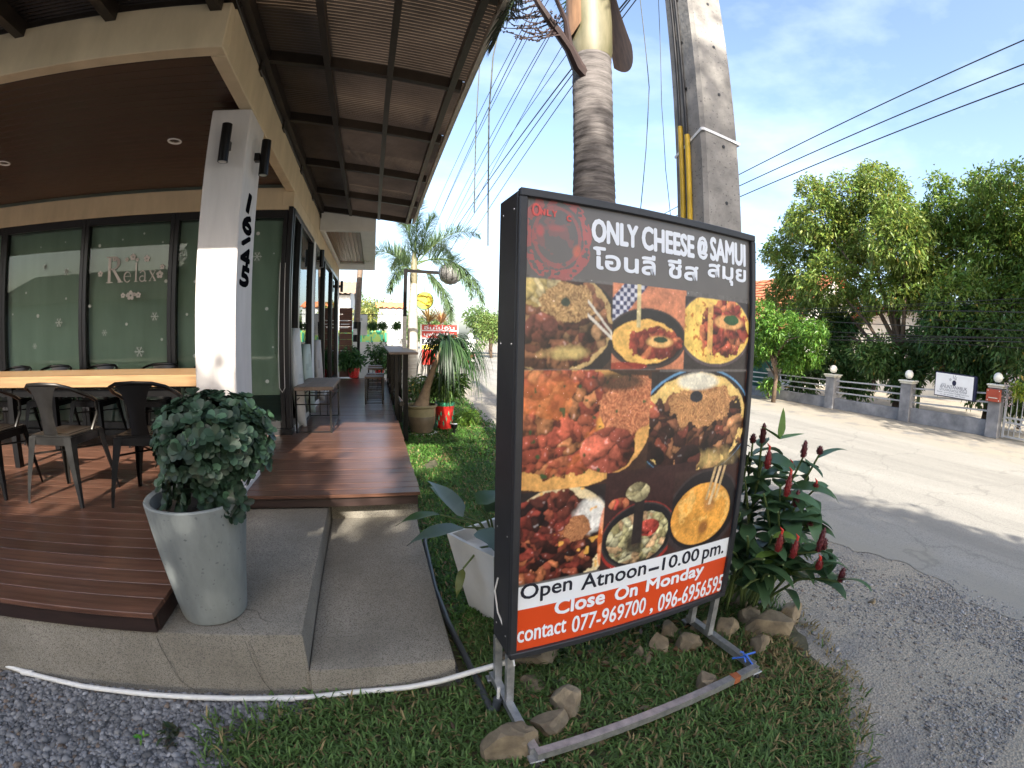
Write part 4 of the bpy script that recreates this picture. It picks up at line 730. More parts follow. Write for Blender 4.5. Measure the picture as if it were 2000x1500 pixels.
sgt('contact', (1011, 1256), (1105, 1236), (1058, 1221, 1246), bold=.012); sgt('077-969700', (1117, 1234), (1259, 1199), (1188, 1186, 1216), bold=.012); sgt(',', (1269, 1200), (1274, 1198), (1271, 1190, 1200), bold=.02); sgt('096-6956595', (1285, 1190), (1408, 1158), (1347, 1142, 1173), bold=.012)
# galvanised stand
def sb2(a, c, w=.034, h=.034): return MB().bar(a, c, w, h)
RZ = .075
FL = Vector((.455, 1.115, RZ)); FRt = Vector((1.545, 1.185, RZ)); BL = Vector((.425, 1.60, RZ)); BR = Vector((1.515, 1.69, RZ))
sb2(FL, FRt).build('base_rail', 'galv', SB); sb2(FL + Vector((0, .018, 0)), BL, .033, .033).build('side_rail', 'galv', SB); sb2(FRt + Vector((0, .018, 0)), BR, .033, .033).build('side_rail', 'galv', SB)
for u in (.012, SW - .03):
    for dp in (.02, .155):
        p = SL + UX * u - UN * dp; sb2((p.x, p.y, RZ + .017), (p.x, p.y, Z0 - .001), .03, .03).build('leg', 'galv', SB)
p = FRt.lerp(FL, .13); sb2(p + Vector((.02, 0, .0005)), p - Vector((.02, 0, -.0005)), .036, .036).build('rust_patch', 'rust', SB)
for c in (FL, FRt, BL, BR):
    cs_ = MB(); cs_.bbox(c.x - .028, c.x + .028, c.y - .02, c.y + .02, RZ - .026, RZ - .018, .002); cs_.bbox(c.x - .02, c.x - .016, c.y - .015, c.y + .015, .022, RZ - .026, .001); cs_.bbox(c.x + .016, c.x + .02, c.y - .015, c.y + .015, .022, RZ - .026, .001); co = cs_.build('castor', 'galv', SB)
    MB().lathe([(.02, -.011), (.026, -.008), (.026, .008), (.02, .011)], (0, 0, 0), 16, cap1=True).xf(Matrix.Translation((c.x, c.y, .03)) @ Matrix.Rotation(pi / 2, 4, 'Y')).build('wheel', 'rubber', co, True)
MB().tube([sp(-.004, .62, -.12), sp(-.012, .56, -.13), sp(-.01, .48, -.1), sp(.02, .37, -.05), sp(.015, .30, .02)], .0035, 6).build('power_wire', 'pvc', SB, True)
b = MB()
for k in range(5):
    a = FRt + Vector((-.02, .06, .02)); b.tube([a, a + Vector((random.uniform(-.04, .04), random.uniform(-.03, .03), .02)), a + Vector((random.uniform(-.06, .06), random.uniform(-.05, .05), random.uniform(-.03, .03)))], .005, 5)
tag(b.build('cord_knot', 'blue', None, True, org=tuple(FRt)), 'small blue plastic string knotted on the sign stand corner', 'string')
# ================================================================== THINGS ROUND THE STEPS
WL = []
# white water pipe
def gpt(px, py, z): return on_z(px, py, z)
pp = [gpt(0, 1295, .03), gpt(60, 1316, .03), gpt(160, 1340, .03), gpt(300, 1357, .03), gpt(450, 1364, .03), gpt(600, 1362, .03), gpt(690, 1352, .035), gpt(800, 1342, .045), gpt(860, 1330, .07), gpt(930, 1310, .12), gpt(1000, 1290, .17)]
pp = [pp[0] + (pp[0] - pp[1]) * 6] + pp
wp = thing('water_pipe', 'white plastic pipe lying along the gravel edge to the sign', 'pipe', tuple(pp[5])); MB().tube(pp, .0125, 10).build('pipe_run', 'pvc', wp, True)
for px, py in ((54, 1314), (560, 1364)):
    c = gpt(px, py, .03); MB().tube([c - Vector((.035, 0, 0)), c + Vector((.035, 0, 0))], .0155, 12).build('coupling', 'pvc', wp, True)
hp = [gpt(830, 1060, .03), gpt(850, 1150, .03), gpt(875, 1215, .035), gpt(905, 1275, .035), gpt(935, 1335, .03), gpt(958, 1385, .03)]
hz_ = thing('hose_pipe', 'dark grey conduit pipe running over the grass beside the lower step', 'pipe', tuple(hp[3])); MB().tube([Vector((.33, 3.2, .03))] + hp, .016, 10).build('pipe_run', 'hose', hz_, True)
e = hp[-1]; MB().tube([e, e + Vector((.02, -.01, .01)), e + Vector((.03, -.005, .06))], .019, 10).build('elbow', 'hose', hz_, True); MB().tube([e + Vector((.03, -.005, .05)), e + Vector((.032, -.005, .12))], .007, 8).build('stub', 'pvc', hz_, True)
for (px, py, L, n_, cl_, lab) in ((272, 1442, .035, 9, (.09, .20, .03), 'tiny bright green weed sprouting in the gravel'), (335, 1432, .05, 40, (.035, .05, .025), 'dark wilted weed tuft in the gravel'), (330, 1458, .03, 16, (.05, .06, .03), 'small dry weed just below the dark tuft in the gravel')):
    c = on_z(px, py, .012); wt = thing('weed', lab, 'weed', tuple(c)); WL.append((wt, c, L, n_, cl_))
# concrete pot with clipped shrub
PC = (-.775, 1.86, .331)
pot = thing('concrete_planter', 'tall tapered grey concrete pot standing on the landing', 'planter', PC)
MB().lathe([(.10, .0), (.145, .004), (.150, .02), (.213, .47), (.222, .53), (.218, .536), (.208, .536), (.196, .528), (.190, .46)], PC, 56, wob=.012, cap0=True).build('shell', 'concpot', pot, True)
MB().lathe([(.192, .47), (.10, .475), (.005, .48)], PC, 32, cap0=False).build('soil', 'soil', pot, True)
shr = thing('potted_shrub', 'round clipped shrub with dark rounded leaves in the concrete pot', 'shrub', (PC[0], PC[1], .80))
b = MB(); st = Vector((-.74, 1.85, .79)); b.tube([st, st + Vector((.01, 0, .12)), st + Vector((.03, .0, .28))], [.022, .019, .014], 8)
CC_ = Vector((-.685, 1.89, 1.10))
for k in range(14):
    a = random.uniform(0, 2 * pi); e = CC_ + Vector((cos(a) * .17, sin(a) * .15, random.uniform(-.1, .12))); s0 = st + Vector((.02, 0, .2)); b.tube([s0, s0.lerp(e, .5) + Vector((0, 0, .03)), e], [.009, .006, .003], 5)
b.build('stem', 'treebark', shr, True); lb = LB()
def rosette(c, d, r, col):
    d = Vector(d).normalized(); s1 = d.orthogonal().normalized(); s2 = d.cross(s1); k = random.choice((5, 6, 7)); a0 = random.random() * 6
    for i in range(k):
        a = a0 + 2 * pi * i / k + random.uniform(-.2, .2); lat = s1 * cos(a) + s2 * sin(a); tilt = random.uniform(.15, .9); dd = lat + d * tilt; q = random.uniform(.55, 1.5) if random.random() > .04 else 2.6
        lb.oval(c, dd, d - lat * .4 + Vector((0, 0, .1)), r * random.uniform(.75, 1.15), r * random.uniform(.62, .8), tuple(x * q for x in col))
for k in range(470):
    v = Vector((random.gauss(0, 1), random.gauss(0, 1), random.gauss(0, 1))).normalized(); rad = random.uniform(.72, 1.06)
    bump = 1 + .14 * mnoise.noise(v * 2.3); p = CC_ + Vector((v.x * .245, v.y * .22, v.z * (.165 if v.z > 0 else .185))) * rad * bump
    rosette(p, v + Vector((0, -.1, .35)), .047, (.022, .046, .027))
for k in range(70):   # trailing skirt of leaves towards the rim
    t = random.random(); sx_ = random.choice((-1, 1, 1)); p = Vector((-.745 + sx_ * random.uniform(.02, .15), 1.80 + random.uniform(-.06, .08), .84 + .13 * t)); rosette(p, (sx_ * .5, -.6, .3), .044, (.016, .034, .019))
for k in range(16):
    p = Vector((-.60 + random.uniform(-.03, .05), 1.80 + random.uniform(-.05, .05), .80 + random.uniform(0, .16))); rosette(p, (.8, -.5, .1), .044, (.017, .035, .02))
lb.build('foliage', shr)
for wt, c, L, n_, cl_ in WL:
    lw_ = LB()
    for k in range(n_): a = random.uniform(0, 6.28); lw_.strip(c + Vector((random.uniform(-.6, .6) * L, random.uniform(-.6, .6) * L, 0)), (cos(a), sin(a), random.uniform(.2, 1.2)), L * random.uniform(.6, 1.2), L * .35, bend=.8, seg=4, col=tuple(x * random.uniform(.6, 1.4) for x in cl_))
    lw_.build('foliage', wt)
for k in range(12):
    pass
# white planter with variegated philodendron behind the sign
wpl = thing('white_planter', 'white square tapered planter half hidden behind the sign', 'planter', (.60, 2.22, 0)); b = MB(); vs = []; ang = radians(28)
for z, h in ((0, .10), (.47, .185), (.47, .165), (.40, .16)):
    for k in range(4): a = ang + pi / 4 + k * pi / 2; vs.append((.60 + cos(a) * h * 1.414, 2.22 + sin(a) * h * 1.414, z))
b.add(vs, [(3, 2, 1, 0)] + [(r_ * 4 + k, r_ * 4 + (k + 1) % 4, r_ * 4 + 4 + (k + 1) % 4, r_ * 4 + 4 + k) for r_ in range(3) for k in range(4)] + [(12, 13, 14, 15)]); b.build('shell', 'pvc', wpl)
ph = thing('philodendron', 'large leafed variegated plant growing in the white planter', 'plant', (.60, 2.22, .40)); lb = LB(); mb = MB()
heart = lambda t: (min(1, t * 5) ** .5) * (1 - t) ** .7 * 1.25
for (px, py, dd, d, L, W, col, bd) in ((905, 1010, 2.15, (-.45, .25, .62), .26, .17, (.10, .15, .13), .5), (930, 985, 2.2, (.5, .1, .2), .26, .16, (.035, .075, .025), .8), (860, 1005, 2.25, (-1, -.1, .12), .24, .09, (.04, .085, .03), .7), (905, 1030, 2.1, (-.9, -.3, .1), .30, .13, (.055, .09, .07), .5), (935, 1035, 2.05, (.3, -.6, -.1), .22, .12, (.09, .14, .12), .8), (950, 1000, 2.3, (.7, .3, .5), .3, .17, (.04, .08, .03), .8), (890, 990, 2.35, (-.5, .6, .6), .22, .12, (.04, .085, .03), .8), (955, 1060, 2.1, (.5, -.5, .1), .25, .14, (.05, .09, .04), .9), (905, 1110, 2.1, (-.25, -.3, -.6), .16, .05, (.10, .12, .03), .3)):
    p = at_d(px, py, dd); mb.tube([(.60, 2.22, .41), Vector((.60, 2.22, .41)).lerp(p, .5) + Vector((0, 0, .05)), p], [.008, .006, .005], 6); lb.strip(p, d, L, W, bend=bd, seg=8, fold=.10, col=col, shape=heart, wave=.006)
mb.build('stem', 'cane', ph, True); lb.build('foliage', ph)
# rocks
def rock(px, py, sx_, sy_, sz, label, rz=0., seed=0):
    c = on_z(px, py, 0); b = MB(); r_ = random.Random(seed); me = bpy.data.meshes.new('r'); import bmesh
    bm = bmesh.new(); bmesh.ops.create_icosphere(bm, subdivisions=3, radius=1)
    pl = [Vector((r_.gauss(0, 1), r_.gauss(0, 1), r_.gauss(0, .8))).normalized() for _ in range(13)]; ds = [r_.uniform(.45, .85) for _ in pl]
    for v in bm.verts:
        p = v.co.copy()
        for n_, d_ in zip(pl, ds):
            h = p.dot(n_) - d_
            if h > 0: p -= n_ * h
        p *= 1 + .12 * mnoise.noise(p * 2.2 + Vector((seed, 0, 0))) + .05 * mnoise.noise(p * 6 + Vector((seed, 0, 0))); q = Matrix.Rotation(rz, 3, 'Z') @ Vector((p.x * sx_, p.y * sy_, p.z * sz)) * 1.65; v.co = q + Vector((0, 0, sz * .6))
    bm.to_mesh(me); bm.free(); me.materials.append(MATS['rock']); me.polygons.foreach_set('use_smooth', [True] * len(me.polygons))
    try: me.set_sharp_from_angle(angle=radians(14))
    except Exception: pass
    o = bpy.data.objects.new('rock', me); COL.objects.link(o); o.location = c; tag(o, label, 'rock', 'rocks around the sign stand'); return o
for a in ((1000, 1470, .075, .06, .075, 'rough upright rock outside the left corner of the sign stand', .4, 1), (1105, 1390, .055, .045, .055, 'sharp tan rock standing in the grass inside the stand frame', .8, 2), (1075, 1425, .062, .04, .042, 'flat pale rock inside the stand frame beside the left rail', .2, 3), (1045, 1290, .10, .06, .055, 'long tan rock under the left bottom corner of the sign', .1, 4), (1285, 1268, .045, .045, .05, 'round grey rock under the middle of the sign', 0, 5), (1262, 1292, .035, .025, .025, 'small pale grey rock in front of the round grey rock', .5, 6), (1335, 1270, .06, .05, .05, 'brown rock leaning beside the right legs of the sign', .3, 7), (1375, 1350, .055, .04, .05, 'tilted tan rock by the right end of the front rail', 1.2, 8), (1410, 1240, .06, .05, .055, 'wide rock right behind the right legs of the sign', .4, 9), (1500, 1240, .10, .05, .085, 'large slanted tan rock beneath the red flowered plant', 2.3, 10), (1478, 1275, .055, .045, .045, 'squarish tan rock right of the stand corner', .3, 11), (1455, 1215, .07, .05, .05, 'dark rock in the shade below the plant leaves', .6, 12), (1165, 1445, .05, .03, .02, 'low dark rock in the grass behind the front rail', .1, 13), (1703, 1178, .022, .018, .018, 'lone pale pebble stone on the sandy shoulder', .1, 14), (1040, 1345, .05, .04, .03, 'small brown rock beside the left leg of the sign', .9, 15), (1245, 1285, .035, .03, .03, 'small tan rock left of the round grey rock', .4, 16), (1375, 1240, .055, .05, .05, 'grey brown rock wedged between the right legs of the sign', .4, 17), (1440, 1185, .06, .05, .05, 'dark rock deepest under the plant behind the sign', 1.1, 18), (1310, 1240, .06, .04, .04, 'low rock in the shade behind the round grey rock', .7, 19), (1540, 1205, .07, .05, .05, 'rock at the outer foot of the red flowered plant', .2, 20)): rock(*a)
rr_ = np.random.default_rng(77); n_ = 420; th_ = rr_.uniform(0, 1, n_); X = np.where(th_ < .7, rr_.normal(1.35, .38, n_), rr_.uniform(-.4, 2.2, n_)); Y = np.where(th_ < .7, rr_.normal(1.72, .2, n_), rr_.uniform(.7, 5, n_)); k = in_poly(X, Y, LAWN) & ~((X < .3) & (Y > 1.6)); P = np.stack([X, Y, np.full(n_, .03) + rr_.uniform(0, .02, n_)], 1)[k]
V, F, C = leaf_cloud(P, np.concatenate([rr_.normal(0, 1, (k.sum(), 2)), rr_.normal(0, .15, (k.sum(), 1))], 1), .055, .022, 78, (.13, .085, .04), .5, droop=.05)
tag(np_mesh('leaf_litter', V, F, 'leaf', col=C), 'dry brown fallen leaves scattered in the grass under the sign', 'leaves', kind='stuff')
# ================================================================== RED FLOWERED COSTUS BEHIND THE SIGN
cos_ = thing('costus_plant', 'bushy plant with large dark leaves and dark red cone flowers right of the sign', 'plant', (1.85, 1.62, 0)); cb = Vector((1.98, 1.72, 0)); mb = MB(); lb = LB()
def cone_fl(tip, d, L, red):
    d = Vector(d).normalized(); b = MB(); n = 10
    prof = [(.004, 0), (.011, L * .08), (.0140, L * .3), (.0134, L * .55), (.010, L * .8), (.005, L * .95), (.001, L)]
    b.lathe(prof, (0, 0, 0), 14, cap0=False); b.xf(Matrix.Translation(tip) @ d.to_track_quat('Z', 'Y').to_matrix().to_4x4()); o = b.build('flower_cone', 'conered' if red else 'cone', cos_, True)
    sc = MB()
    for i in range(34):       # overlapping bracts
        t = i / 34; a = i * 2.4; rr = np.interp(t, [0, .1, .35, .6, .85, 1], [.010, .0150, .0168, .0158, .0105, .004]); q = Vector((cos(a) * rr * .93, sin(a) * rr * .93, t * L * .95)); s2 = Vector((-sin(a), cos(a), 0)); u2 = Vector((cos(a) * .25, sin(a) * .25, 1)).normalized()
        h = .014 * (1.1 - .5 * t); sc.add([q - s2 * h * .55, q + s2 * h * .55, q + u2 * h + Vector((cos(a), sin(a), 0)) * .003], [(0, 1, 2)])
    sc.xf(Matrix.Translation(tip) @ d.to_track_quat('Z', 'Y').to_matrix().to_4x4()); sc.build('bract', 'conered' if red else 'cone', o)
    if red:
        pt = MB(); pt.tube([tip + d * L * .85, tip + d * (L + .012), tip + d * (L + .02) + Vector((-.02, 0, .01))], [.005, .006, .001], 6); pt.build('petal', 'red', o)
CON = [(1488, 866, 2.3, .10, 0, (.05, 0, 1)), (1470, 866, 2.45, .05, 0, (0, 0, 1)), (1498, 916, 2.15, .09, 1, (.02, 0, 1)), (1568, 894, 2.4, .088, 0, (.1, 0, 1)), (1600, 888, 2.5, .045, 0, (.05, 0, 1)), (1535, 970, 2.1, .105, 1, (.12, 0, 1)), (1553, 990, 2.3, .085, 0, (.1, 0, 1)), (1545, 918, 2.45, .03, 1, (0, 0, 1)), (1518, 1078, 1.95, .085, 1, (.1, 0, 1)), (1547, 1090, 2.0, .085, 1, (.15, 0, 1)), (1597, 1078, 2.1, .115, 0, (.18, 0, 1)), (1606, 1075, 2.2, .06, 0, (.2, 0, 1)), (1598, 1112, 2.05, .045, 1, (0, 0, 1)), (1640, 1137, 2.1, .07, 0, (.15, 0, 1)), (1592, 955, 2.5, .03, 1, (.1, 0, 1)), (1580, 1030, 2.3, .025, 0, (.1, 0, 1))]
lshape = lambda t: (min(1, t * 3.5)) ** .7 * (1 - t) ** .55 * 1.3
def cane(tip, nl, first):
    tip = Vector(tip)
    if tip.x < 1.70 and tip.y < 1.75: tip *= 1; tip.x += .12; tip.y += .14
    tip = Vector(tip); bs = cb + Vector((random.uniform(-.18, .18), random.uniform(-.12, .12), 0)); mid = bs.lerp(tip, .55) + Vector((0, 0, .12)); pts = [bs, bs.lerp(mid, .5) + Vector((0, 0, .03)), mid, mid.lerp(tip, .6) + Vector((0, 0, .01)), tip]; mb.tube(pts, [.009, .008, .007, .006, .005], 6)
    for i in range(nl):
        t = .3 + .7 * (i + .5) / nl; f = t * 4; j = min(int(f), 3); p = pts[j].lerp(pts[j + 1], f - j); a = i * 2.2 + first; k = random.uniform(.7, 1.35); L = random.uniform(.17, .26) * (1 if t < .9 else .8)
        if p.x + cos(a) * L < 1.66 and min(p.y, p.y + sin(a) * L) < 1.74: a = random.uniform(-.9, 1.2)
        if p.x < 1.60 and p.y < 1.74: continue
        kk = (1.9, 1.5, .6) if random.random() < .05 else (1, 1, 1); lb.strip(p, (cos(a), sin(a), random.uniform(.05, .7)), L, L * random.uniform(.36, .48), bend=random.uniform(.7, 1.8), seg=7, fold=random.uniform(.05, .16), col=(.060 * k * kk[0], .122 * k * kk[1], .052 * k * kk[2]), shape=lshape, twist=random.uniform(-.4, .4))
for i, (px, py, dd, L, red, d) in enumerate(CON): p = at_d(px, py, dd); cone_fl(p, d, L, red); cane(p, 7, i * 1.3)
for (px, py, dd) in ((1470, 900, 2.2), (1460, 960, 2.1), (1500, 990, 2.0), (1450, 1030, 2.0), (1465, 1080, 1.9), (1500, 1130, 1.85), (1440, 1150, 1.9), (1480, 1160, 1.8), (1520, 1000, 2.2), (1560, 1040, 2.1), (1430, 1110, 2.0), (1540, 1140, 1.95), (1585, 1000, 2.4), (1455, 1190, 1.85), (1510, 1165, 1.85)): cane(at_d(px, py, dd), 6, random.random() * 6)
p = at_d(1522, 858, 2.3); 
for d in ((.05, 0, 1), (-.6, .1, .35), (.7, -.2, .15)): lb.strip(p, d, .15, .055, bend=.1, seg=6, col=(.10, .19, .04), shape=lshape)
mb.build('cane', 'cane', cos_, True); lb.build('foliage', cos_)
b = LB(); b.strip(on_z(1418, 1200, .1), (.1, 0, 1), .05, .014, bend=.3, col=(.6, .38, .02)); 
# ================================================================== NEAR PALM
PB = Vector((1.36, 2.72, 0)); np_ = thing('palm_tree', 'ringed grey palm trunk with green crownshaft rising behind the sign', 'palm tree', tuple(PB)); prof = []; z = 0.
ZT = 3.52
while z < ZT:
    r0 = .148 + .012 * sin(z * 1.6) + (.02 * max(0, .5 - z)); prof += [(r0 * .984, z), (r0 * 1.006, z + .006), (r0 * 1.0, z + .022), (r0 * .992, z + .036)]; z += .046 + .02 * abs(sin(z * 7.7)) + (.03 if z > 2.9 else 0)
MB().lathe(prof, PB, 36, wob=.05, cap0=True, cap1=True).build('trunk', 'bark', np_, True)
MB().lathe([(.140, ZT - .01), (.152, ZT + .06), (.158, ZT + .3), (.15, ZT + .7), (.12, ZT + 1.1), (.08, ZT + 1.35)], PB, 32, wob=.03, cap0=False, cap1=True).build('crownshaft', 'crownshaft', np_, True)
def sheathp(a0, a1, r, z0, z1, flare, name='leaf_sheath'):
    vs = []; na, nz = 10, 10
    for j in range(nz + 1):
        t = j / nz
        for i in range(na + 1):
            a = a0 + (a1 - a0) * i / na; rr = r + flare * (1 - t) ** 2; vs.append((PB.x + cos(a) * rr, PB.y + sin(a) * rr, z0 + (z1 - z0) * t + (.10 * (abs(i / na - .5) * 2) ** 2 * (1 - t))))
    m = na + 1; return MB().add(vs, [(j * m + i, j * m + i + 1, (j + 1) * m + i + 1, (j + 1) * m + i) for j in range(nz) for i in range(na)]).build(name, 'sheath', np_, True)
sheathp(-.75, .5, .163, ZT - .03, ZT + 1.1, .13); sheathp(2.6, 3.9, .168, ZT + .12, ZT + 1.2, .012)
# inflorescence branches
ifl = thing('palm_flower_stalk', 'dark branching flower stalk hanging from the near palm trunk', 'plant', (PB.x, PB.y, 3.3)); ib = MB(); q0 = PB + Vector((-.01, -.05, 3.26))
ip = [at_d(1128, 130, 2.92), at_d(1112, 95, 2.80), at_d(1080, 50, 2.7), at_d(1055, 12, 2.6), at_d(1030, -30, 2.55)]
ib.tube([q0] + ip, [.05, .046, .036, .030, .022, .015], 8)
ib.tube([ip[1], at_d(1105, 40, 2.7), at_d(1085, -5, 2.6), at_d(1070, -40, 2.5)], [.03, .018, .014, .01], 7)
rnd = random.Random(3)
def twig(a, e, r0, knots=True):
    a = Vector(a); e = Vector(e); pts = [a.lerp(e, t) + Vector((rnd.uniform(-.02, .02), rnd.uniform(-.02, .02), -.05 * sin(pi * t) + rnd.uniform(-.01, .01))) for t in (0, .2, .4, .6, .8, 1)]; pts[0] = a; ib.tube(pts, [r0 * (1 - .12 * i) for i in range(6)], 5)
    if knots:
        for k in range(int((e - a).length / .02)):
            t = rnd.uniform(.12, 1); f = t * 5; i = min(int(f), 4); p = pts[i].lerp(pts[i + 1], f - i); d = Vector((rnd.gauss(0, 1), rnd.gauss(0, 1), rnd.gauss(0, 1))).normalized(); ib.tube([p, p + d * .012], [.003, .0055], 5)
for (sx_, sy_, tx, ty, dd) in ((1085, 58, 985, 62, 2.5), (1085, 60, 1000, 75, 2.45), (1095, 68, 1008, 55, 2.6), (1070, 35, 990, 40, 2.5), (1060, 20, 975, 25, 2.5), (1080, 50, 1030, 60, 2.4), (1075, 40, 1010, 30, 2.6), (1055, 12, 970, 5, 2.5), (1100, 40, 1075, 20, 2.6), (1095, 25, 1080, 28, 2.5), (1065, 25, 1000, 12, 2.7), (1050, 5, 960, 15, 2.6), (1045, 0, 985, -15, 2.6), (1085, 55, 1020, 45, 2.5), (1040, -10, 950, 30, 2.5), (1090, 62, 1040, 52, 2.7), (1035, -20, 935, 10, 2.5), (1070, 30, 940, 20, 2.45), (1060, 20, 955, 35, 2.5), (1075, 45, 965, 50, 2.5)): twig(at_d(sx_, sy_, 2.72), at_d(tx, ty, dd), .006)
ib.build('stalk', 'infl', ifl, True)
mb = MB(); lb = LB(); ct = PB + Vector((0, 0, ZT + 1.3))
for k in range(9):
    a = 2 * pi * k / 9 + .5; frond(lb, mb, ct + Vector((cos(a) * .05, sin(a) * .05, 0)), (cos(a) * .75, sin(a) * .75, .85), 2.4, 60, .42, .034, bend=1.7, col=(.045, .10, .028), plumose=.6, rr=.022)
# one old frond drooping past the awning edge
frond(lb, mb, at_d(1035, -60, 2.25), Vector(at_d(965, 75, 2.2)) - Vector(at_d(1020, -30, 2.25)), .62, 34, .20, .015, bend=.25, col=(.035, .045, .022), rr=.008)
for k in range(4): frond(lb, mb, at_d(1060 - 8 * k, -70, 2.45), Vector(at_d(930 + 14 * k, 20 + 12 * k, 2.3)) - Vector(at_d(1030, -50, 2.45)), .6, 26, .14, .014, bend=.5, col=(.03, .036, .018), plumose=.5, rr=.007)
mb.build('frond_stem', 'cane', np_, True); lb.build('fronds', np_, 'frond')
# ================================================================== CONCRETE UTILITY POLE
PO = Vector((1.90, 2.21, 0)); up_ = thing('utility_pole', 'square weathered concrete utility pole behind the sign', 'pole', tuple(PO)); b = MB(); vs = []; nz = 90
for j in range(nz + 1):
    z = 9. * j / nz; h = .158 - .0042 * z; c = .022
    for k, (sx_, sy_) in enumerate(((-1, -1), (1, -1), (1, 1), (-1, 1))):
        for q in ((sx_ * h, sy_ * (h - c)), (sx_ * (h - c), sy_ * h))[:: (1 if k in (0, 2) else -1)]:
            jx = .0045 * mnoise.noise(Vector((q[0] * 9, q[1] * 9, z * 11))); vs.append((PO.x + q[0] + jx, PO.y + q[1] + jx, z))
f = [(j * 8 + k, j * 8 + (k + 1) % 8, (j + 1) * 8 + (k + 1) % 8, (j + 1) * 8 + k) for j in range(nz) for k in range(8)]; b.add(vs, f); b.build('shaft', 'poleconc', up_)
for z in np.arange(.9, 6, .36):
    for fx in (0, 1):
        c = PO + (Vector((.012, -(.1585 - .0042 * z), z)) if fx else Vector((-(.1585 - .0042 * z), -.02, z + .05)))
        MB().lathe([(.011, 0), (.0105, .0035)], (0, 0, 0), 10, cap1=True).xf(Matrix.Translation(c) @ (Matrix.Rotation(pi / 2, 4, 'X') if fx else Matrix.Rotation(-pi / 2, 4, 'Y'))).build('bolt_hole', 'cable', up_)
zb = at_d(1372, 252, 2.72).z
for dz in (0,):
    h = .158 - .0042 * zb + .004; pts = [(-h, h * .9, zb - .1), (-h, -h + .01, zb), (-h + .01, -h, zb), (h, -h, zb - .03), (h, h, zb - .05)]; b = MB(); 
    for i in range(4): b.bar(PO + Vector(pts[i]), PO + Vector(pts[i + 1]), .004, .018)
    b.build('steel_band', 'white', up_)
cy = thing('conduit', 'pair of yellow plastic conduits strapped to the concrete pole', 'conduit', (PO.x - .17, PO.y, 0))
for i, (dy, zt) in enumerate(((.045, 2.86), (-.02, 2.78))): 
    x = PO.x - .158 - .015; MB().tube([(x, PO.y + dy, 0), (x + .003, PO.y + dy, 1.5), (x + .008, PO.y + dy, zt)], .0165, 12).build('tube', 'yellowpvc', cy, True)
for i, (dy, zt) in enumerate(((.045, 2.8), (-.02, 2.7), (.06, 2.8), (.0, 2.7))):
    x = PO.x - .145; tag(MB().tube([(x - .02, PO.y + dy, zt), (x - .012, PO.y + dy * .8 + .005, zt + .6), (x - .005, PO.y + dy * .6, zt + 2), (x + .01, PO.y + dy, 7)], .0075 if i < 2 else .004, 7).build('pole_cable', 'cable', None, True, org=(x, PO.y, 3)), 'black cable climbing the concrete pole out of the yellow conduits', 'cable', 'cables on the pole')
# ================================================================== OVERHEAD CABLES
def cable(px0, py0, px1, py1, X, r, label, group, name='overhead_cable', y_end=None, sag=.0):
    a = on_x(px0, py0, X); c = on_x(px1, py1, X); d = c - a; P = [a - d * 1.2 + d * (t / 20 * 6.0) for t in range(21)]
    P = [p + Vector((0, 0, -sag * sin(pi * i / 20))) for i, p in enumerate(P)]; return tag(MB().tube(P, r, 5).build(name, 'cable', None, True, org=tuple(a)), label, 'cable', group)
lbl = 'thin black cable running along the street above the restaurant lawn'
for i, (a, c_, r) in enumerate((((1005, 85), (922, 250), .007), ((1012, 92), (930, 262), .008), ((1030, 75), (945, 240), .006), ((1060, 85), (965, 255), .006), ((1066, 85), (970, 262), .006), ((1095, 95), (990, 280), .005), ((1108, 105), (1000, 260), .005), ((1112, 140), (985, 310), .009), ((1113, 152), (975, 345), .007), ((1113, 175), (960, 400), .006))):
    cable(*a, *c_, 1.95 + .02 * i, r, lbl, 'cables above the lawn')
for nm, a, c_ in (('topmost', (1455, 335), (2000, 78)), ('middle', (1455, 358), (2000, 125)), ('lowest', (1455, 380), (2000, 163))): cable(*a, *c_, 9.6, .014, nm + ' of three black cables crossing the sky over the far trees', 'three cables over the far side')
for i in range(9):
    z = 1.72 + .12 * i + random.uniform(-.03, .03); X = 10.9 + random.uniform(-.15, .15); P = [Vector((X, y, z + .10 * sin(y * .33 + i) + .12 * (((y - 6) / 9) ** 2))) for y in np.linspace(-12, 26, 26)]
    tag(MB().tube(P, random.choice((.005, .007, .011)), 5).build('telecom_cable', 'cable', None, True, org=(X, 5, z)), 'black telecom cable in the sagging bundle before the far trees', 'cable', 'cable bundle along the far fence')
for pts, dd, r, lb_ in ((((937, 120), (930, 240), (926, 415)), 6, .008, 'limp grey vine hanging beside the awning edge, left one'), (((985, 10), (963, 110), (955, 220), (953, 480)), 5.5, .010, 'limp grey vine hanging beside the awning edge, right one'), (((1248, -20), (1268, 170), (1262, 290), (1250, 420)), 3.2, .0035, 'thin drooping wire between the palm and the concrete pole, left one'), (((1285, -20), (1292, 200), (1300, 330), (1310, 425)), 3.0, .0025, 'thin drooping wire beside the concrete pole, right one')):
    tag(MB().tube([at_d(*p, dd) for p in pts], r, 5).build('hanging_wire', 'rope', None, True, org=tuple(at_d(*pts[0], dd))), lb_, 'wire')
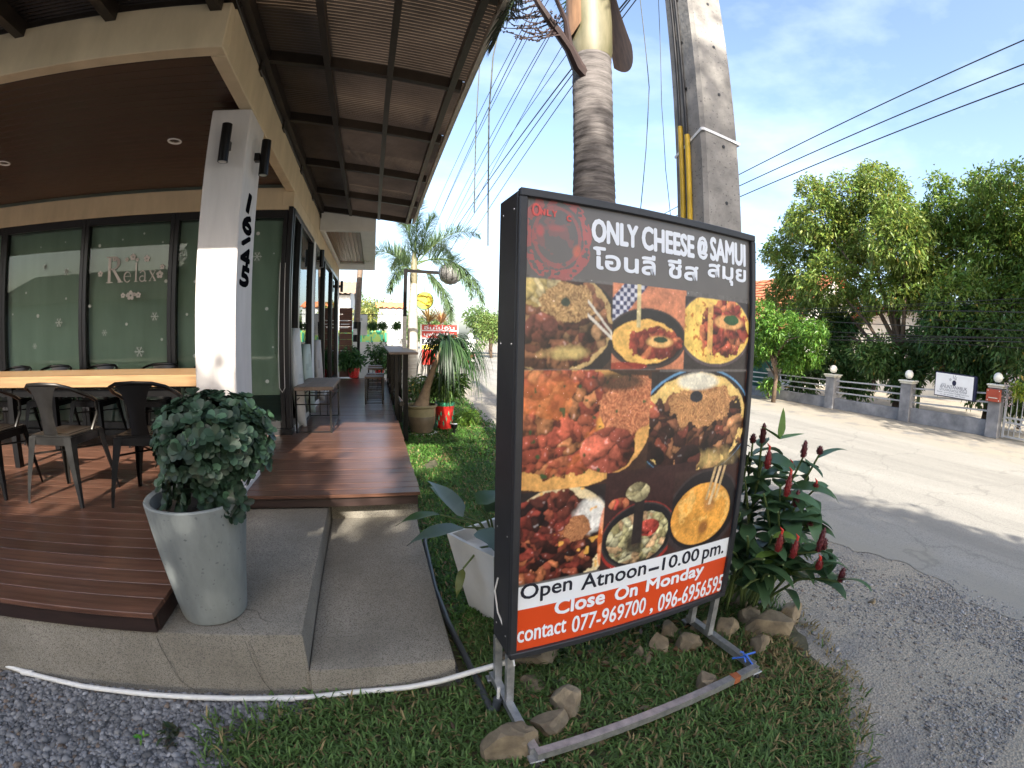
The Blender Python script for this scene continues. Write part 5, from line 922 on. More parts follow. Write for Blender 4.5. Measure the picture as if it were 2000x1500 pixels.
# ================================================================== PORCH FURNITURE
def make_chair(label, frame='blackmetal'):
    t = thing('metal_armchair', label, 'chair', (0, 0, 0), 'black metal armchairs at the long table'); hs = .185
    b = MB(); b.bbox(-hs, hs, -hs, hs, .445, .462, .012); b.bbox(-hs + .05, hs - .05, -hs + .05, hs - .05, .4625, .466, .001); b.build('seat', frame, t)
    b = MB()
    for s in (-1, 1): b.bbox(s * hs - .004, s * hs + .004, -hs + .03, hs - .03, .395, .448, .001); b.bbox(-hs + .03, hs - .03, s * hs - .004, s * hs + .004, .395, .448, .001)
    b.build('apron', frame, t)
    for sx_ in (-1, 1):
        for sy_ in (-1, 1):
            b = MB(); fx, fy = sx_ * .245, sy_ * .235; tx, ty = sx_ * .178, sy_ * .178; vs = []
            for z, cx, cy, h in ((.45, tx, ty, .040), (.40, tx + sx_ * .006, ty + sy_ * .006, .038), (.10, fx - sx_ * .012, fy - sy_ * .012, .018), (.0, fx, fy, .013)):
                vs += [(cx + sx_ * h * .3, cy + sy_ * h * .3, z), (cx - sx_ * h * 1.3, cy + sy_ * h * .3, z), (cx - sx_ * h * 1.1, cy + sy_ * h * .05, z), (cx + sx_ * h * .05, cy + sy_ * h * .05, z), (cx + sx_ * h * .05, cy - sy_ * h * 1.1, z), (cx + sx_ * h * .3, cy - sy_ * h * 1.3, z)]
            b.add(vs, [tuple(range(5, -1, -1)), tuple(range(18, 24))] + [(j * 6 + k, j * 6 + (k + 1) % 6, (j + 1) * 6 + (k + 1) % 6, (j + 1) * 6 + k) for j in range(3) for k in range(6)]); b.build('leg', frame, t)
    b = MB(); b.tube([(-.20, -.2, .33), (.20, .2, .33)], .007, 6); b.tube([(.20, -.2, .322), (-.20, .2, .322)], .007, 6); b.build('cross_brace', frame, t, True)
    # arm hoop: from the seat sides up, round the back
    pts = [(-.19, .06, .46), (-.215, .10, .56), (-.225, .09, .655), (-.228, .02, .69), (-.225, -.08, .725), (-.20, -.17, .765), (-.13, -.222, .79), (0, -.24, .797)]; pts = pts + [(-x, y, z) for x, y, z in pts[-2::-1]]
    MB().tube(pts, .0125, 8).build('arm_hoop', frame, t, True)
    vs = []; n = 9
    for j in range(n + 1):
        q = j / n; z = .462 + q * .325; y = -.178 - .058 * q; hw = .058 + .045 * (abs(q - .30) / .7) ** 2 * 1.0 + (.02 if q > .9 else 0) + .055 * max(0, q - .55) ** 1.2
        for i in range(5): u = i / 4 * 2 - 1; vs.append((u * hw, y + .012 * u * u - .002, z))
    MB().add(vs, [(j * 5 + i, j * 5 + i + 1, (j + 1) * 5 + i + 1, (j + 1) * 5 + i) for j in range(n) for i in range(4)]).build('back_splat', frame, t, True)
    return t
ch0 = make_chair('dark metal armchair in the near row, second from the column'); ch_gun = ch0
ch0.location = (-2.235, 3.03, D); ch0.rotation_euler.z = radians(-4)
for (x, y, rz, lab) in ((-1.56, 3.06, 3, 'black metal armchair in the near row, right behind the potted shrub'), (-2.98, 3.06, 2, 'black metal armchair in the near row cut by the left picture edge'), (-1.72, 4.72, 178, 'black metal armchair in the far row, nearest the column'), (-2.32, 4.74, 182, 'black metal armchair in the far row, second from the column'), (-3.07, 4.74, 176, 'black metal armchair in the far row, third from the column'), (-3.68, 4.74, 181, 'black metal armchair in the far row, fourth from the column'), (-4.25, 4.72, 179, 'black metal armchair in the far row by the left picture edge')):
    c = copy_tree(ch0); c.location = (x, y, D); c.rotation_euler.z = radians(rz); c['label'] = lab
for ch in ch0.children:
    ch.data = ch.data.copy(); ch.data.materials[0] = MATS['gunmetal']
tb = thing('long_table', 'long thick topped pale wood table with black steel legs on the porch', 'table', (-3, 4, D)); x = -5.2
for i, (y0, y1) in enumerate(((3.6, 3.80), (3.803, 4.0), (4.003, 4.2), (4.203, 4.4))): MB().bbox(-5.2, -1.40, y0, y1, 1.135 if i else 1.132, 1.222, .004).build('top_board', 'tablewood', tb)
for x in (-1.62, -3.3, -5.0):
    for y in (3.68, 4.32): MB().bar((x, y, D), (x, y, 1.132), .06, .06).build('leg', 'blackmetal', tb)
for y in (3.68, 4.32): MB().bar((-5, y, 1.08), (-1.6, y, 1.08), .04, .06).build('apron', 'blackmetal', tb)
MB().bar((-1.62, 3.7, .62), (-1.62, 4.3, .62), .03, .03).build('stretcher', 'blackmetal', tb); MB().bbox(-1.405, -1.398, 3.62, 3.70, 1.135, 1.20, .001).build('corner_plate', 'blackmetal', tb)
# low bench table by the glass
bn = thing('bench_table', 'low wooden side table on thin black steel legs beside the side window', 'table', (-.7, 5.8, D)); z = .955
for i in range(4): MB().bbox(-.905 + i * .109, -.905 + i * .109 + .1075, 5.18, 6.36, z - .04, z, .003).build('top_board', 'oldwood', bn)
for x in (-.89, -.50):
    for y in (5.21, 6.32): MB().bar((x, y, D), (x, y, z - .041), .02, .02).build('leg', 'blackmetal', bn)
b = MB()
for y in (5.21, 6.32):
    for zz in (.76, .86, D + .012): b.bar((-.89, y, zz), (-.50, y, zz), .012, .012)
for x in (-.89, -.50):
    for zz in (.80, D + .012): b.bar((x, 5.21, zz), (x, 6.32, zz), .012, .012)
for x in (-.75, -.65): b.bar((x, 6.32, D + .01), (x, 6.32, z - .05), .01, .01)
b.build('leg_frame', 'blackmetal', bn)
# bar stools
def make_stool(label):
    t = thing('bar_stool', label, 'stool', (0, 0, 0), 'stools in a row at the bar counter'); 
    for i in range(2): MB().bbox(-.15 + i * .151, -.15 + i * .151 + .149, -.15, .15, .405, .44, .003).build('seat_board', 'oldwood', t)
    for sx_ in (-1, 1):
        for sy_ in (-1, 1): MB().bar((sx_ * .138, sy_ * .138, 0), (sx_ * .138, sy_ * .138, .404), .018, .018).build('leg', 'blackmetal', t)
    b = MB()
    for zz in (.02, .10, .18): 
        for s in (-1, 1): b.bar((-.138, s * .138, zz), (.138, s * .138, zz), .010, .010); b.bar((s * .138, -.138, zz), (s * .138, .138, zz), .010, .010)
    for s in (-.05, .05): b.bar((s, .138, .18), (s, .138, .4), .009, .009)
    b.build('rung', 'blackmetal', t); return t
s0 = make_stool('nearest bar stool in the row along the terrace'); s0.location = (-.02, 7.57, D - .006)
for y, lab in ((8.05, 'second bar stool from the front in the terrace row'), (9.6, 'third bar stool from the front in the terrace row'), (10.3, 'farthest bar stool in the terrace row')):
    c = copy_tree(s0); c.location = (.0, y, D - .006); c['label'] = lab
# bar counter at the terrace edge
bc = thing('bar_counter', 'narrow counter shelf on black steel posts at the terrace edge', 'counter', (.4, 7.5, 0)); MB().bbox(.19, .60, 6.5, 11.0, 1.255, 1.29, .006).build('counter_top', 'oldwood', bc)
MB().bbox(.39, .46, 6.55, 6.62, .02, 1.254, .003).build('post', 'blackmetal', bc); MB().bbox(.27, .33, 6.56, 6.61, D - .12, 1.254, .003).build('post', 'blackmetal', bc)
for y in (8.1, 9.6, 10.9): MB().bbox(.39, .46, y, y + .07, .02, 1.254, .003).build('post', 'blackmetal', bc); MB().bbox(.27, .33, y, y + .05, D - .12, 1.254, .003).build('post', 'blackmetal', bc)
MB().bbox(.34, .38, 6.64, 8.1, .85, 1.25, .002).build('panel', 'blackmetal', bc)
fr = thing('foot_rail', 'dark steel foot rail pipe along the terrace edge', 'rail', (.33, 8, D)); MB().tube([(.37, 6.5, .57), (.33, 8, .53), (.31, 10.8, .52)], .035, 12).build('pipe', 'gunmetal', fr, True)
for y in (6.56, 8.2, 9.8): MB().bbox(.34, .38, y, y + .05, .30, .56, .002).build('bracket', 'blackmetal', fr)
# painted surf boards against the side windows
attr_mat('paint', .4, 0, .4)
def surfboard(y, z0, z1, w, label, tint, lean=.06):
    t = thing('surfboard', label, 'surfboard', (-.93, y, D), 'surfboards leaning at the side windows'); n = 22; vs = []; fs = []; cs = []; rs = random.Random(int(y * 10))
    L = z1 - z0
    for side in (0, 1):
        for j in range(n + 1):
            q = j / n; hw = w / 2 * (sin(pi * q) ** .55) * (1 - .12 * abs(q - .45)) if 0 < q < 1 else .004
            for i in range(7): u = i / 6 * 2 - 1; vs.append((-.935 + .05 * side * (1 - u * u) - lean * q + (.05 * side), y + u * hw, z0 + L * q))
    m = 7; st_ = (n + 1) * m
    for side in (0, 1):
        for j in range(n):
            for i in range(6):
                a = side * st_ + j * m + i; fs.append((a, a + 1, a + m + 1, a + m) if side else (a, a + m, a + m + 1, a + 1)); q = j / n; v = .5 + .5 * mnoise.noise(Vector((i * .5, j * .28, y))); gr = mnoise.noise(Vector((i * .6 + 5, j * .35, y))) > .22 and 4 < j < 19
                c = tuple(x * (.8 + .3 * v) for x in tint) if not gr else tuple(.8 * x for x in tint); cs.append(c)
    for j in range(n):
        for i in (0, 6):
            a = j * m + i; fs.append((a, a + st_, a + st_ + m, a + m) if i == 0 else (a, a + m, a + st_ + m, a + st_)); cs.append(tint)
    np_mesh('board', np.array(vs), np.array(fs), 'paint', t, np.array(cs), smooth=True); return t
surfboard(5.62, D, 1.60, .42, 'white surfboard with a painted green motif beside the bench table', (.55, .55, .52)); surfboard(6.5, D + .02, 1.40, .46, 'pale green surfboard leaning behind the bench table', (.42, .48, .42)); surfboard(7.75, D + .02, 1.45, .44, 'grey streaked surfboard farthest along the side windows', (.40, .37, .34))
# hanging bead chain loop and pale panel behind the corner glass
tag(MB().tube([(-1.06, 5.17, 2.3), (-1.065, 5.17, 1.2), (-1.06, 5.165, .95), (-1.03, 5.165, .90), (-1.0, 5.165, .95), (-1.0, 5.17, 1.2), (-1.005, 5.17, 2.3)], .004, 6).build('blind_cord', 'pvc', None, True, org=(-1.03, 5.17, .9)), 'white blind cord loop hanging at the glass corner', 'cord')
# ---------------------------------------------------------------- plants of the terrace
def bush(name, label, c, r, n, L, W, tint, seed, group=None, cat='plant', flat=1., stem=True, yellow=0., mat='leaf', sprays=True):
    t = thing(name, label, cat, (c[0], c[1], max(0, c[2] - r)), group); rr = random.Random(seed); cl = [(c[0] + rr.uniform(-.5, .5) * r, c[1] + rr.uniform(-.5, .5) * r, c[2] + rr.uniform(-.45, .45) * r * flat, r * rr.uniform(.45, .7)) for _ in range(7)] + [(c[0], c[1], c[2], r * .7)]
    P, Dn = clump_points(cl, n, seed, .25); V, F, C = leaf_cloud(P, Dn, L, W, seed, tint, yellow=yellow); np_mesh('foliage', V, F, mat, t, C)
    if stem:
        b = MB(); 
        for k in range(4): b.tube([(c[0] + rr.uniform(-.05, .05) * r, c[1] + rr.uniform(-.05, .05), max(0, c[2] - r * 1.1)), (c[0] + rr.uniform(-.3, .3) * r, c[1], c[2]), cl[k][:3]], [.02 * r + .006, .015 * r + .004, .004], 6)
        b.build('stem', 'treebark', t, True)
    return t
def sberry_pot(c, r, h, label):
    t = thing('red_pot', label, 'pot', c, 'red pots with plants'); MB().lathe([(r * .55, 0), (r * .72, .01), (r * .95, h * .5), (r, h * .8), (r * .96, h), (r * .86, h * .98), (r * .8, h * .8)], c, 28).build('shell', 'redpaint', t, True); b = MB()
    for k in range(40):
        a = k * 2.4; q = .12 + .75 * (k / 40); rr = r * (.72 + .28 * min(1, q * 1.4)) + .001; p = Vector((c[0] + cos(a) * rr, c[1] + sin(a) * rr, c[2] + h * q)); o_ = Vector((cos(a), sin(a), 0)); s_ = Vector((-sin(a), cos(a), 0)); b.quad(p + s_ * .006 + o_ * .002, p + o_ * .002 + Vector((0, 0, .009)), p - s_ * .006 + o_ * .002, p + o_ * .002 - Vector((0, 0, .009)))
    b.build('seed_dots', 'capcream', t)['kind'] = 'stuff'; MB().lathe([(r * .85, h * .93), (.004, h * .95)], c, 20, cap0=False).build('soil', 'soil', t); return t
p1 = on_z(691, 738, D); sberry_pot((p1.x, p1.y, D), .155, .26, 'red strawberry painted pot at the far end of the deck'); bush('potted_plant', 'green leafy plant growing in the red strawberry pot', (p1.x + .02, p1.y + .02, D + .48), .36, 900, .12, .05, (.05, .13, .035), 31)
sberry_pot((.12, p1.y + .4, D), .13, .22, 'red pot behind the bar stools'); bush('potted_plant', 'upright leafy plant in the red pot behind the bar stools', (.12, p1.y + .4, D + .55), .34, 700, .11, .045, (.045, .11, .03), 32, flat=1.5)
bush('shrub', 'dark shrub in the corner under the brown menu wall', (-.72, 12.4, .95), .36, 700, .12, .045, (.03, .075, .025), 33); bush('shrub', 'leafy shrub beside the bar posts at the terrace end', (.55, 12.2, .85), .40, 800, .11, .045, (.06, .14, .035), 34)
bush('shrub', 'sunny low shrub behind the bar counter posts', (.85, 9.6, .45), .36, 800, .09, .035, (.10, .17, .05), 35, yellow=.05)
# ponytail palm in a glazed jar
gp = thing('glazed_jar', 'brown glazed jar planter with pale rim on the lawn edge', 'planter', (.71, 7.2, 0)); c = (.71, 7.2, .02); MB().lathe([(.14, 0), (.17, .01), (.215, .15), (.225, .25), (.222, .262)], c, 36).build('lower_body', 'glaze', gp, True); MB().lathe([(.224, .262), (.230, .36), (.232, .39), (.255, .41), (.255, .435), (.235, .44), (.222, .43), (.21, .34)], c, 36, cap0=False).build('rim', 'glazerim', gp, True); MB().lathe([(.215, .40), (.004, .41)], c, 24, cap0=False).build('soil', 'soil', gp)
MB().lathe([(.20, 0), (.25, .004), (.255, .02), (.21, .022)], (.71, 7.2, .0), 28).build('saucer', 'pvc', gp, True)
pt = thing('ponytail_palm', 'ponytail palm with long drooping strap leaves in the glazed jar', 'palm', (.71, 7.2, .42)); tp = at_d(868, 668, 7.35); MB().tube([(.71, 7.2, .38), (.74, 7.2, .50), (.80, 7.2, .72), (.92, 7.22, 1.05), (tp.x, tp.y, tp.z - .03)], [.15, .10, .062, .042, .03], 14).build('trunk', 'ponytrunk', pt, True); lb = LB()
for k in range(300):
    a = random.uniform(-1.9, 2.2); up = random.uniform(.0, .95); L = random.uniform(.75, 1.25) * (1 if up < 1 else .75); q = random.uniform(.6, 1.4); g_ = (.042, .088, .026) if cos(a) > .1 else (.024, .052, .02)  # lit side put into the leaf colour: right-hand strands lighter, the rest darker
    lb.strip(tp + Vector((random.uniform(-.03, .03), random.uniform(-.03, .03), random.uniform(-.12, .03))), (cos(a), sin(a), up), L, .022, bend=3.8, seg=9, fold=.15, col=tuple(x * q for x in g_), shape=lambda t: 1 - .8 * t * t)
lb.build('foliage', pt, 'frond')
rp = thing('red_planter', 'tall red planter with painted chilli pattern on the lawn', 'planter', (1.12, 7.45, 0)); c = (1.12, 7.45, .0); MB().lathe([(.10, 0), (.115, .01), (.155, .36), (.158, .40), (.148, .40), (.14, .33)], c, 28).build('shell', 'redpaint', rp, True); MB().lathe([(.157, .40), (.162, .42), (.162, .46), (.15, .46)], c, 28, cap0=False).build('rim', 'green', rp, True)
b = MB()
for k in range(9): a = -pi / 2 + (k - 4) * .28; s = .142 + .02; p = Vector((c[0] + cos(a) * s * .93, c[1] + sin(a) * s * .93, .12 + (k % 3) * .08)); b.quad(p + Vector((-.01, -.002, 0)), p + Vector((.008, -.002, -.05)), p + Vector((.016, -.002, .0)), p + Vector((.004, -.002, .06)))
b.build('painted_leaf', 'green', rp); bush('planter_plant', 'trailing green plant spilling over the red planter', (1.14, 7.45, .72), .34, 700, .16, .03, (.08, .16, .035), 37)
gl = thing('garden_spotlight', 'small black ground spotlight with white lens standing in the lawn', 'light', (1.2, 7.0, 0)); MB().tube([(1.2, 7.0, 0), (1.2, 7.0, .10)], .02, 10).build('spike', 'blackmetal', gl, True); MB().lathe([(.03, .09), (.05, .12), (.055, .17), (.05, .172)], (1.2, 7.0, 0), 18).build('lamp_head', 'blackmetal', gl, True); MB().lathe([(.05, .172), (.003, .176)], (1.2, 7.0, 0), 18, cap0=False).build('lens', 'lampglass', gl, True)
bush('shrub', 'round low sunlit shrub on the lawn near the red planter', (1.55, 7.7, .14), .26, 1100, .06, .02, (.11, .21, .03), 38, stem=False)
# ---------------------------------------------------------------- foxtail palm, lamp post and round signs down the terrace
FB = Vector((.875, 11, 0)); fp = thing('palm_tree', 'foxtail palm with bushy plume fronds and pale trunk beyond the bar counter', 'palm tree', tuple(FB)); M('paletrunk', (.36, .33, .28), .85, var=.25, scale=5, stretch=(1, 1, 8), bump=.2)
MB().lathe([(.17, 0), (.15, .3), (.135, 1.), (.11, 2.), (.085, 2.75)], FB, 20, wob=.05, cap1=True).build('trunk', 'paletrunk', fp, True); MB().lathe([(.085, 2.75), (.095, 2.85), (.08, 3.2), (.045, 3.5)], FB, 20, cap0=False, cap1=True).build('crownshaft', 'crownshaft', fp, True)
mb = MB(); lb = LB(); ct = FB + Vector((0, 0, 3.25))
for (px, py, L, bd) in ((845, 400, 1.7, .9), (790, 420, 1.5, 1.3), (900, 430, 1.9, 1.5), (935, 520, 2.2, 2.2), (760, 470, 1.4, 1.6), (910, 490, 2.0, 2.9), (775, 500, 1.3, 2.6), (850, 470, 1.8, 2.2), (880, 560, 1.6, 2.8), (820, 390, 1.6, .8), (790, 470, 1.2, 3.0)):
    e = on_y(px, py, 11 + random.uniform(-.9, .6)); d = (e - ct).normalized(); frond(lb, mb, ct - Vector((0, 0, .35)) * random.random(), d + Vector((0, 0, .35)), L, 240, .36, .019, bend=bd, col=(.105, .165, .075), plumose=1, rr=.018, start=.18)
mb.build('frond_stem', 'cane', fp, True); lb.build('fronds', fp, 'frond')
lp = thing('lamp_post', 'black steel post with side arm beside the foxtail palm', 'post', (.56, 9.2, 0)); MB().bar((.57, 9.2, 0), (.57, 9.2, 2.84), .07, .07).build('post', 'blackmetal', lp); MB().bar((.53, 9.2, 2.80), (1.22, 9.2, 2.78), .05, .06).build('arm', 'blackmetal', lp)
MB().bar((.57, 9.2, 0), (.57, 9.2, 1.9), .076, .076).build('pale_sleeve', 'palewood', lp)
M('weave', (.16, .155, .15), .5, var=.5, scale=30)
dc = on_y(880, 535, 11.6); dl = thing('disc_lamp', 'large dark round woven lamp hanging under the palm fronds', 'lamp', tuple(dc)); MB().lathe([(.004, -.27), (.13, -.25), (.24, -.16), (.29, -.02), (.285, .09), (.22, .2), (.1, .27), (.004, .29)], dc, 28, cap0=False).build('globe', 'weave', dl, True)
b = MB()
for k in range(12): a = k * pi / 6; b.tube([dc + Vector((cos(a) * r_, sin(a) * r_, z_)) for r_, z_ in ((.02, .292), (.225, .205), (.29, .09), (.295, -.02), (.245, -.165), (.02, -.272))], .008, 5)
b.build('rib', 'blackmetal', dl, True); MB().tube([dc + Vector((-.15, 0, .25)), (dc.x - .2, 11.6, dc.z + .5)], .008, 6).build('hanger', 'blackmetal', dl)
yc = on_y(829, 587, 12); ys_ = thing('round_sign', 'yellow round hanging sign with a beach picture', 'sign', tuple(yc)); R_ = .225
MB().lathe([(.004, -.03), (R_, -.03), (R_ + .012, -.02), (R_ + .012, .02), (R_, .03), (.004, .03)], (0, 0, 0), 36, cap0=False).xf(Matrix.Translation(yc) @ Matrix.Rotation(pi / 2, 4, 'X')).build('rim', 'green', ys_, True)
disc_b = MB(); disc(disc_b, (yc.x, yc.y - .034, yc.z), R_ - .01, 32); disc_b.build('face', 'yellow', ys_)
b = MB(); 
for (x0, z0_, x1, z1_, w_) in ((-.15, -.08, .04, .07, .012), (.04, .07, .13, .12, .012), (.04, .07, -.04, .14, .01), (.04, .07, .09, .01, .01), (-.12, -.14, .14, -.13, .02)): vstroke(b, [(yc.x + x0, yc.z + z0_), (yc.x + x1, yc.z + z1_)], w_)
b.v = [(v[0], yc.y - .036, v[2]) for v in b.v]; b.build('picture', 'ink', ys_); MB().tube([yc + Vector((0, 0, R_)), yc + Vector((0, 0, R_ + .4)), yc + Vector((-.68, -.1, R_ + .42))], .008, 6).build('hanger', 'blackmetal', ys_)
# red banner
bn0 = on_y(824, 634, 13); bn1 = on_y(892, 682, 13); rb = thing('banner', 'red and white lettered banner on a frame reading all you can', 'banner', (bn0.x, 13, 0)); w_ = bn1.x - bn0.x; h_ = bn0.z - bn1.z
MB().box(bn0.x, bn1.x, 13, 13.02, bn1.z, bn0.z).build('sheet', 'white', rb)
for a, c_, m_ in ((.78, 1., 'red'), (.46, .74, 'red'), (.20, .44, 'ink'), (.0, .18, 'yellow')): MB().box(bn0.x, bn1.x, 12.996, 12.999, bn1.z + h_ * a, bn1.z + h_ * c_).build('stripe', m_, rb)
for body, z_, hh, mt in (('อิ่มไม่อั้น', .80, .17, 'white'), ('บุฟเฟ่ต์ชีส', .49, .2, 'white'), ('ALL YOU CAN', .24, .17, 'white'), ('EAT', .03, .12, 'ink')): text(body, 1, mt, rb, (bn0.x + w_ * .06, 12.994, bn1.z + h_ * z_), (1, 0, 0), (0, 0, 1), width=w_ * .86, height=h_ * hh, bold=.02)
MB().bar((bn0.x - .02, 13, 0), (bn0.x - .02, 13, bn0.z + .02), .04, .04).build('post', 'steel', rb); MB().bar((bn1.x + .02, 13, 0), (bn1.x + .02, 13, bn0.z + .02), .04, .04).build('post', 'steel', rb)
MB().bbox(bn0.x - .02, bn0.x + .35, 12.6, 12.7, .75, 1.15, .01).build('red_board', 'red', rb)
def cordy(c, n, L, col, label, seed):
    t = thing('spiky_plant', label, 'plant', c); lb = LB(); rr = random.Random(seed)
    for k in range(n): a = rr.uniform(0, 2 * pi); q = rr.uniform(.7, 1.3); lb.strip(c, (cos(a), sin(a), rr.uniform(.3, 2)), L * rr.uniform(.7, 1.1), .06, bend=.7, seg=5, col=tuple(x * q for x in col), shape=lambda t: min(1, t * 5 + .3) * (1 - t) ** .6)
    MB().tube([(c[0], c[1], 0), c], .05, 8).build('trunk', 'treebark', t); lb.build('foliage', t, 'frond'); return t
c = on_y(838, 630, 15); cordy(tuple(c), 45, .7, (.32, .20, .07), 'orange spiky plant above the banner, left one', 3); c = on_y(862, 632, 15.3); cordy(tuple(c), 45, .8, (.34, .17, .07), 'orange spiky plant above the banner, right one', 4)
# end of terrace: brown menu wall, leaning pole, low white wall, mural, houses
mwl = thing('menu_wall', 'brown slatted board wall with small white menu lines at the terrace end', 'wall', (-.8, 12.25, 0))
for i in range(11): MB().bbox(-.94, -.60, 12.25, 12.28, .46 + i * .162, .46 + i * .162 + .158, .003).build('slat', 'menuwood', mwl)
for i in range(5): MB().box(-.90, -.70 + .03 * (i % 2), 12.244, 12.248, 1.9 - i * .09 - (.5 if i > 2 else 0), 1.92 - i * .09 - (.5 if i > 2 else 0)).build('menu_line', 'white', mwl)
dp0 = on_y(694, 700, 12.9); dp1 = on_y(704, 520, 12.9); dpp = thing('leaning_pole', 'old grey leaning timber pole behind the terrace', 'pole', (dp0.x, 12.9, 0)); MB().tube([(dp0.x - .02, 12.9, 0), dp0, dp1], [.10, .095, .08], 12).build('shaft', 'oldwood', dpp, True); MB().tube([(dp0.x - .022, 12.9, 0), (dp0.x + .045, 12.9, 1.9)], .108, 12).build('dark_wrap', 'blackmetal', dpp, True)
for z_ in (1.55, 1.2): MB().bbox(dp0.x - .06, dp0.x + .05, 12.76, 12.785, z_, z_ + .16, .003).build('notice', 'wallwhite', dpp)
lww = thing('low_wall', 'low white rendered wall closing the terrace end', 'wall', (.1, 13.5, 0)); MB().bbox(-.55, .66, 13.5, 13.62, 0, 1.35, .01).build('panel', 'wallwhite', lww); MB().bbox(.662, .86, 13.46, 13.66, 0, 1.45, .01).build('pillar', 'wallwhite', lww)
mu0 = on_y(700, 645, 15); mu1 = on_y(758, 670, 15); mur = thing('mural_wall', 'garden wall with green painted tropical mural', 'wall', (0, 15, 0)); nx_, nz_ = 44, 20; xs = np.linspace(mu0.x - .8, mu1.x, nx_ + 1); zs = np.linspace(.4, mu0.z, nz_ + 1); V = np.array([(x, 15, z_) for z_ in zs for x in xs]); q = (np.arange(nz_)[:, None] * (nx_ + 1) + np.arange(nx_)[None]).reshape(-1, 1); F = np.concatenate([q, q + 1, q + nx_ + 2, q + nx_ + 1], 1)
rr = np.random.default_rng(9); mc = np.array([[.05, .42, .24], [.10, .55, .30], [.35, .50, .12], [.03, .25, .15], [.55, .62, .30]])[np.array([int(2.5 + 2.4 * mnoise.noise(Vector((i % nx_ * .35, i // nx_ * .4, 3)))) for i in range(nx_ * nz_)]).clip(0, 4)]; np_mesh('painting', V, F, 'paint', mur, mc); MB().box(mu0.x - .8, mu1.x, 15.01, 15.15, 0, mu0.z).build('panel', 'wallwhite', mur)
for i, px in enumerate((727, 747, 773)):
    c = on_y(px, 636, 13.2); hb = bush('hanging_plant', ('left', 'middle', 'right')[i] + ' one of three hanging ferns above the low white wall', tuple(c), .12, 260, .10, .03, (.06, .13, .03), 50 + i, 'three hanging ferns', stem=False); MB().tube([c, c + Vector((0, 0, .55))], .006, 5).build('hanger', 'cable', hb)
MB().tube([(-.9, 13.2, 2.12), (.9, 13.2, 2.12)], .01, 5).build('x', 'cable').name = 'hanging_wire'; o_ = bpy.data.objects['hanging_wire'] if False else None
for o_ in list(COL.objects):
    if o_.name.startswith('hanging_wire') and 'label' not in o_: tag(o_, 'horizontal wire carrying the three hanging ferns', 'wire')
gb = on_y(701, 614, 13.4); ge = on_y(717, 655, 13.4); gbx = thing('meter_box', 'pale grey utility box beside the leaning pole', 'box', (gb.x, 13.4, ge.z)); MB().bbox(gb.x, ge.x, 13.35, 13.47, ge.z, gb.z, .01).build('case', 'wallwhite', gbx); MB().bbox(gb.x + .05, gb.x + .1, 13.345, 13.35, gb.z - .18, gb.z - .1, .001).build('dial', 'galv', gbx)
def house(name, label, x0, x1, y0, y1, hw, hr, wallm, roofm, over=.35, ridge='y', tiles=True):
    t = thing(name, label, 'house', ((x0 + x1) / 2, y0, 0)); b = MB(); b.box(x0, x1, y0, y1, 0, hw); b.build('wall', wallm, t); xm, ym = (x0 + x1) / 2, (y0 + y1) / 2; X0, X1, Y0, Y1 = x0 - over, x1 + over, y0 - over, y1 + over
    if ridge == 'y': A = [[(X0, Y0, hw), (X0, Y1, hw), (xm, Y1, hr), (xm, Y0, hr)], [(X1, Y1, hw), (X1, Y0, hw), (xm, Y0, hr), (xm, Y1, hr)]]
    else: A = [[(X1, Y0, hw), (X0, Y0, hw), (X0, ym, hr), (X1, ym, hr)], [(X0, Y1, hw), (X1, Y1, hw), (X1, ym, hr), (X0, ym, hr)]]
    for P in A:
        P = [Vector(p) for p in P]; rows = 16; vs = []; n = 60
        for j in range(rows):
            for e_ in (0, .92):
                tt = (j + e_) / rows; a = P[0].lerp(P[3], tt); c_ = P[1].lerp(P[2], tt); nn = (P[1] - P[0]).cross(P[3] - P[0]).normalized(); nn = nn if nn.z > 0 else -nn
                for i in range(n + 1): vs.append(a.lerp(c_, i / n) + nn * (.05 * (1 - e_) + .025 * sin(i / n * (P[1] - P[0]).length * 2 * pi / .28)))
        m = n + 1; MB().add(vs, [(r_ * m + i, r_ * m + i + 1, (r_ + 1) * m + i + 1, (r_ + 1) * m + i) for r_ in range(2 * rows - 1) for i in range(n)]).build('roof', roofm, t, True)
    for G in ([[(x0, yy, hw), (x1, yy, hw), (xm, yy, hr - .1)] for yy in (y0, y1)] if ridge == 'y' else [[(xx, y0, hw), (xx, y1, hw), (xx, ym, hr - .1)] for xx in (x0, x1)]): MB().add(G, [(0, 1, 2)]).build('gable', wallm, t)
    return t
hb_ = house('house', 'grey netted building with a scrap of orange roof beyond the terrace', .1, 1.3, 21, 24, 2.75, 3.1, 'greynet', 'rooforange', .1, 'x'); t_ = house('house', 'pale house with dark eaves far beyond the side wall', -3.2, -1.3, 24, 30, 3.6, 4.6, 'wallwhite', 'oldwood', .4, 'x')
bush('shrub', 'yellow green tree top behind the grey utility box', (-.35, 18, 2.4), .7, 900, .14, .06, (.22, .26, .07), 61)
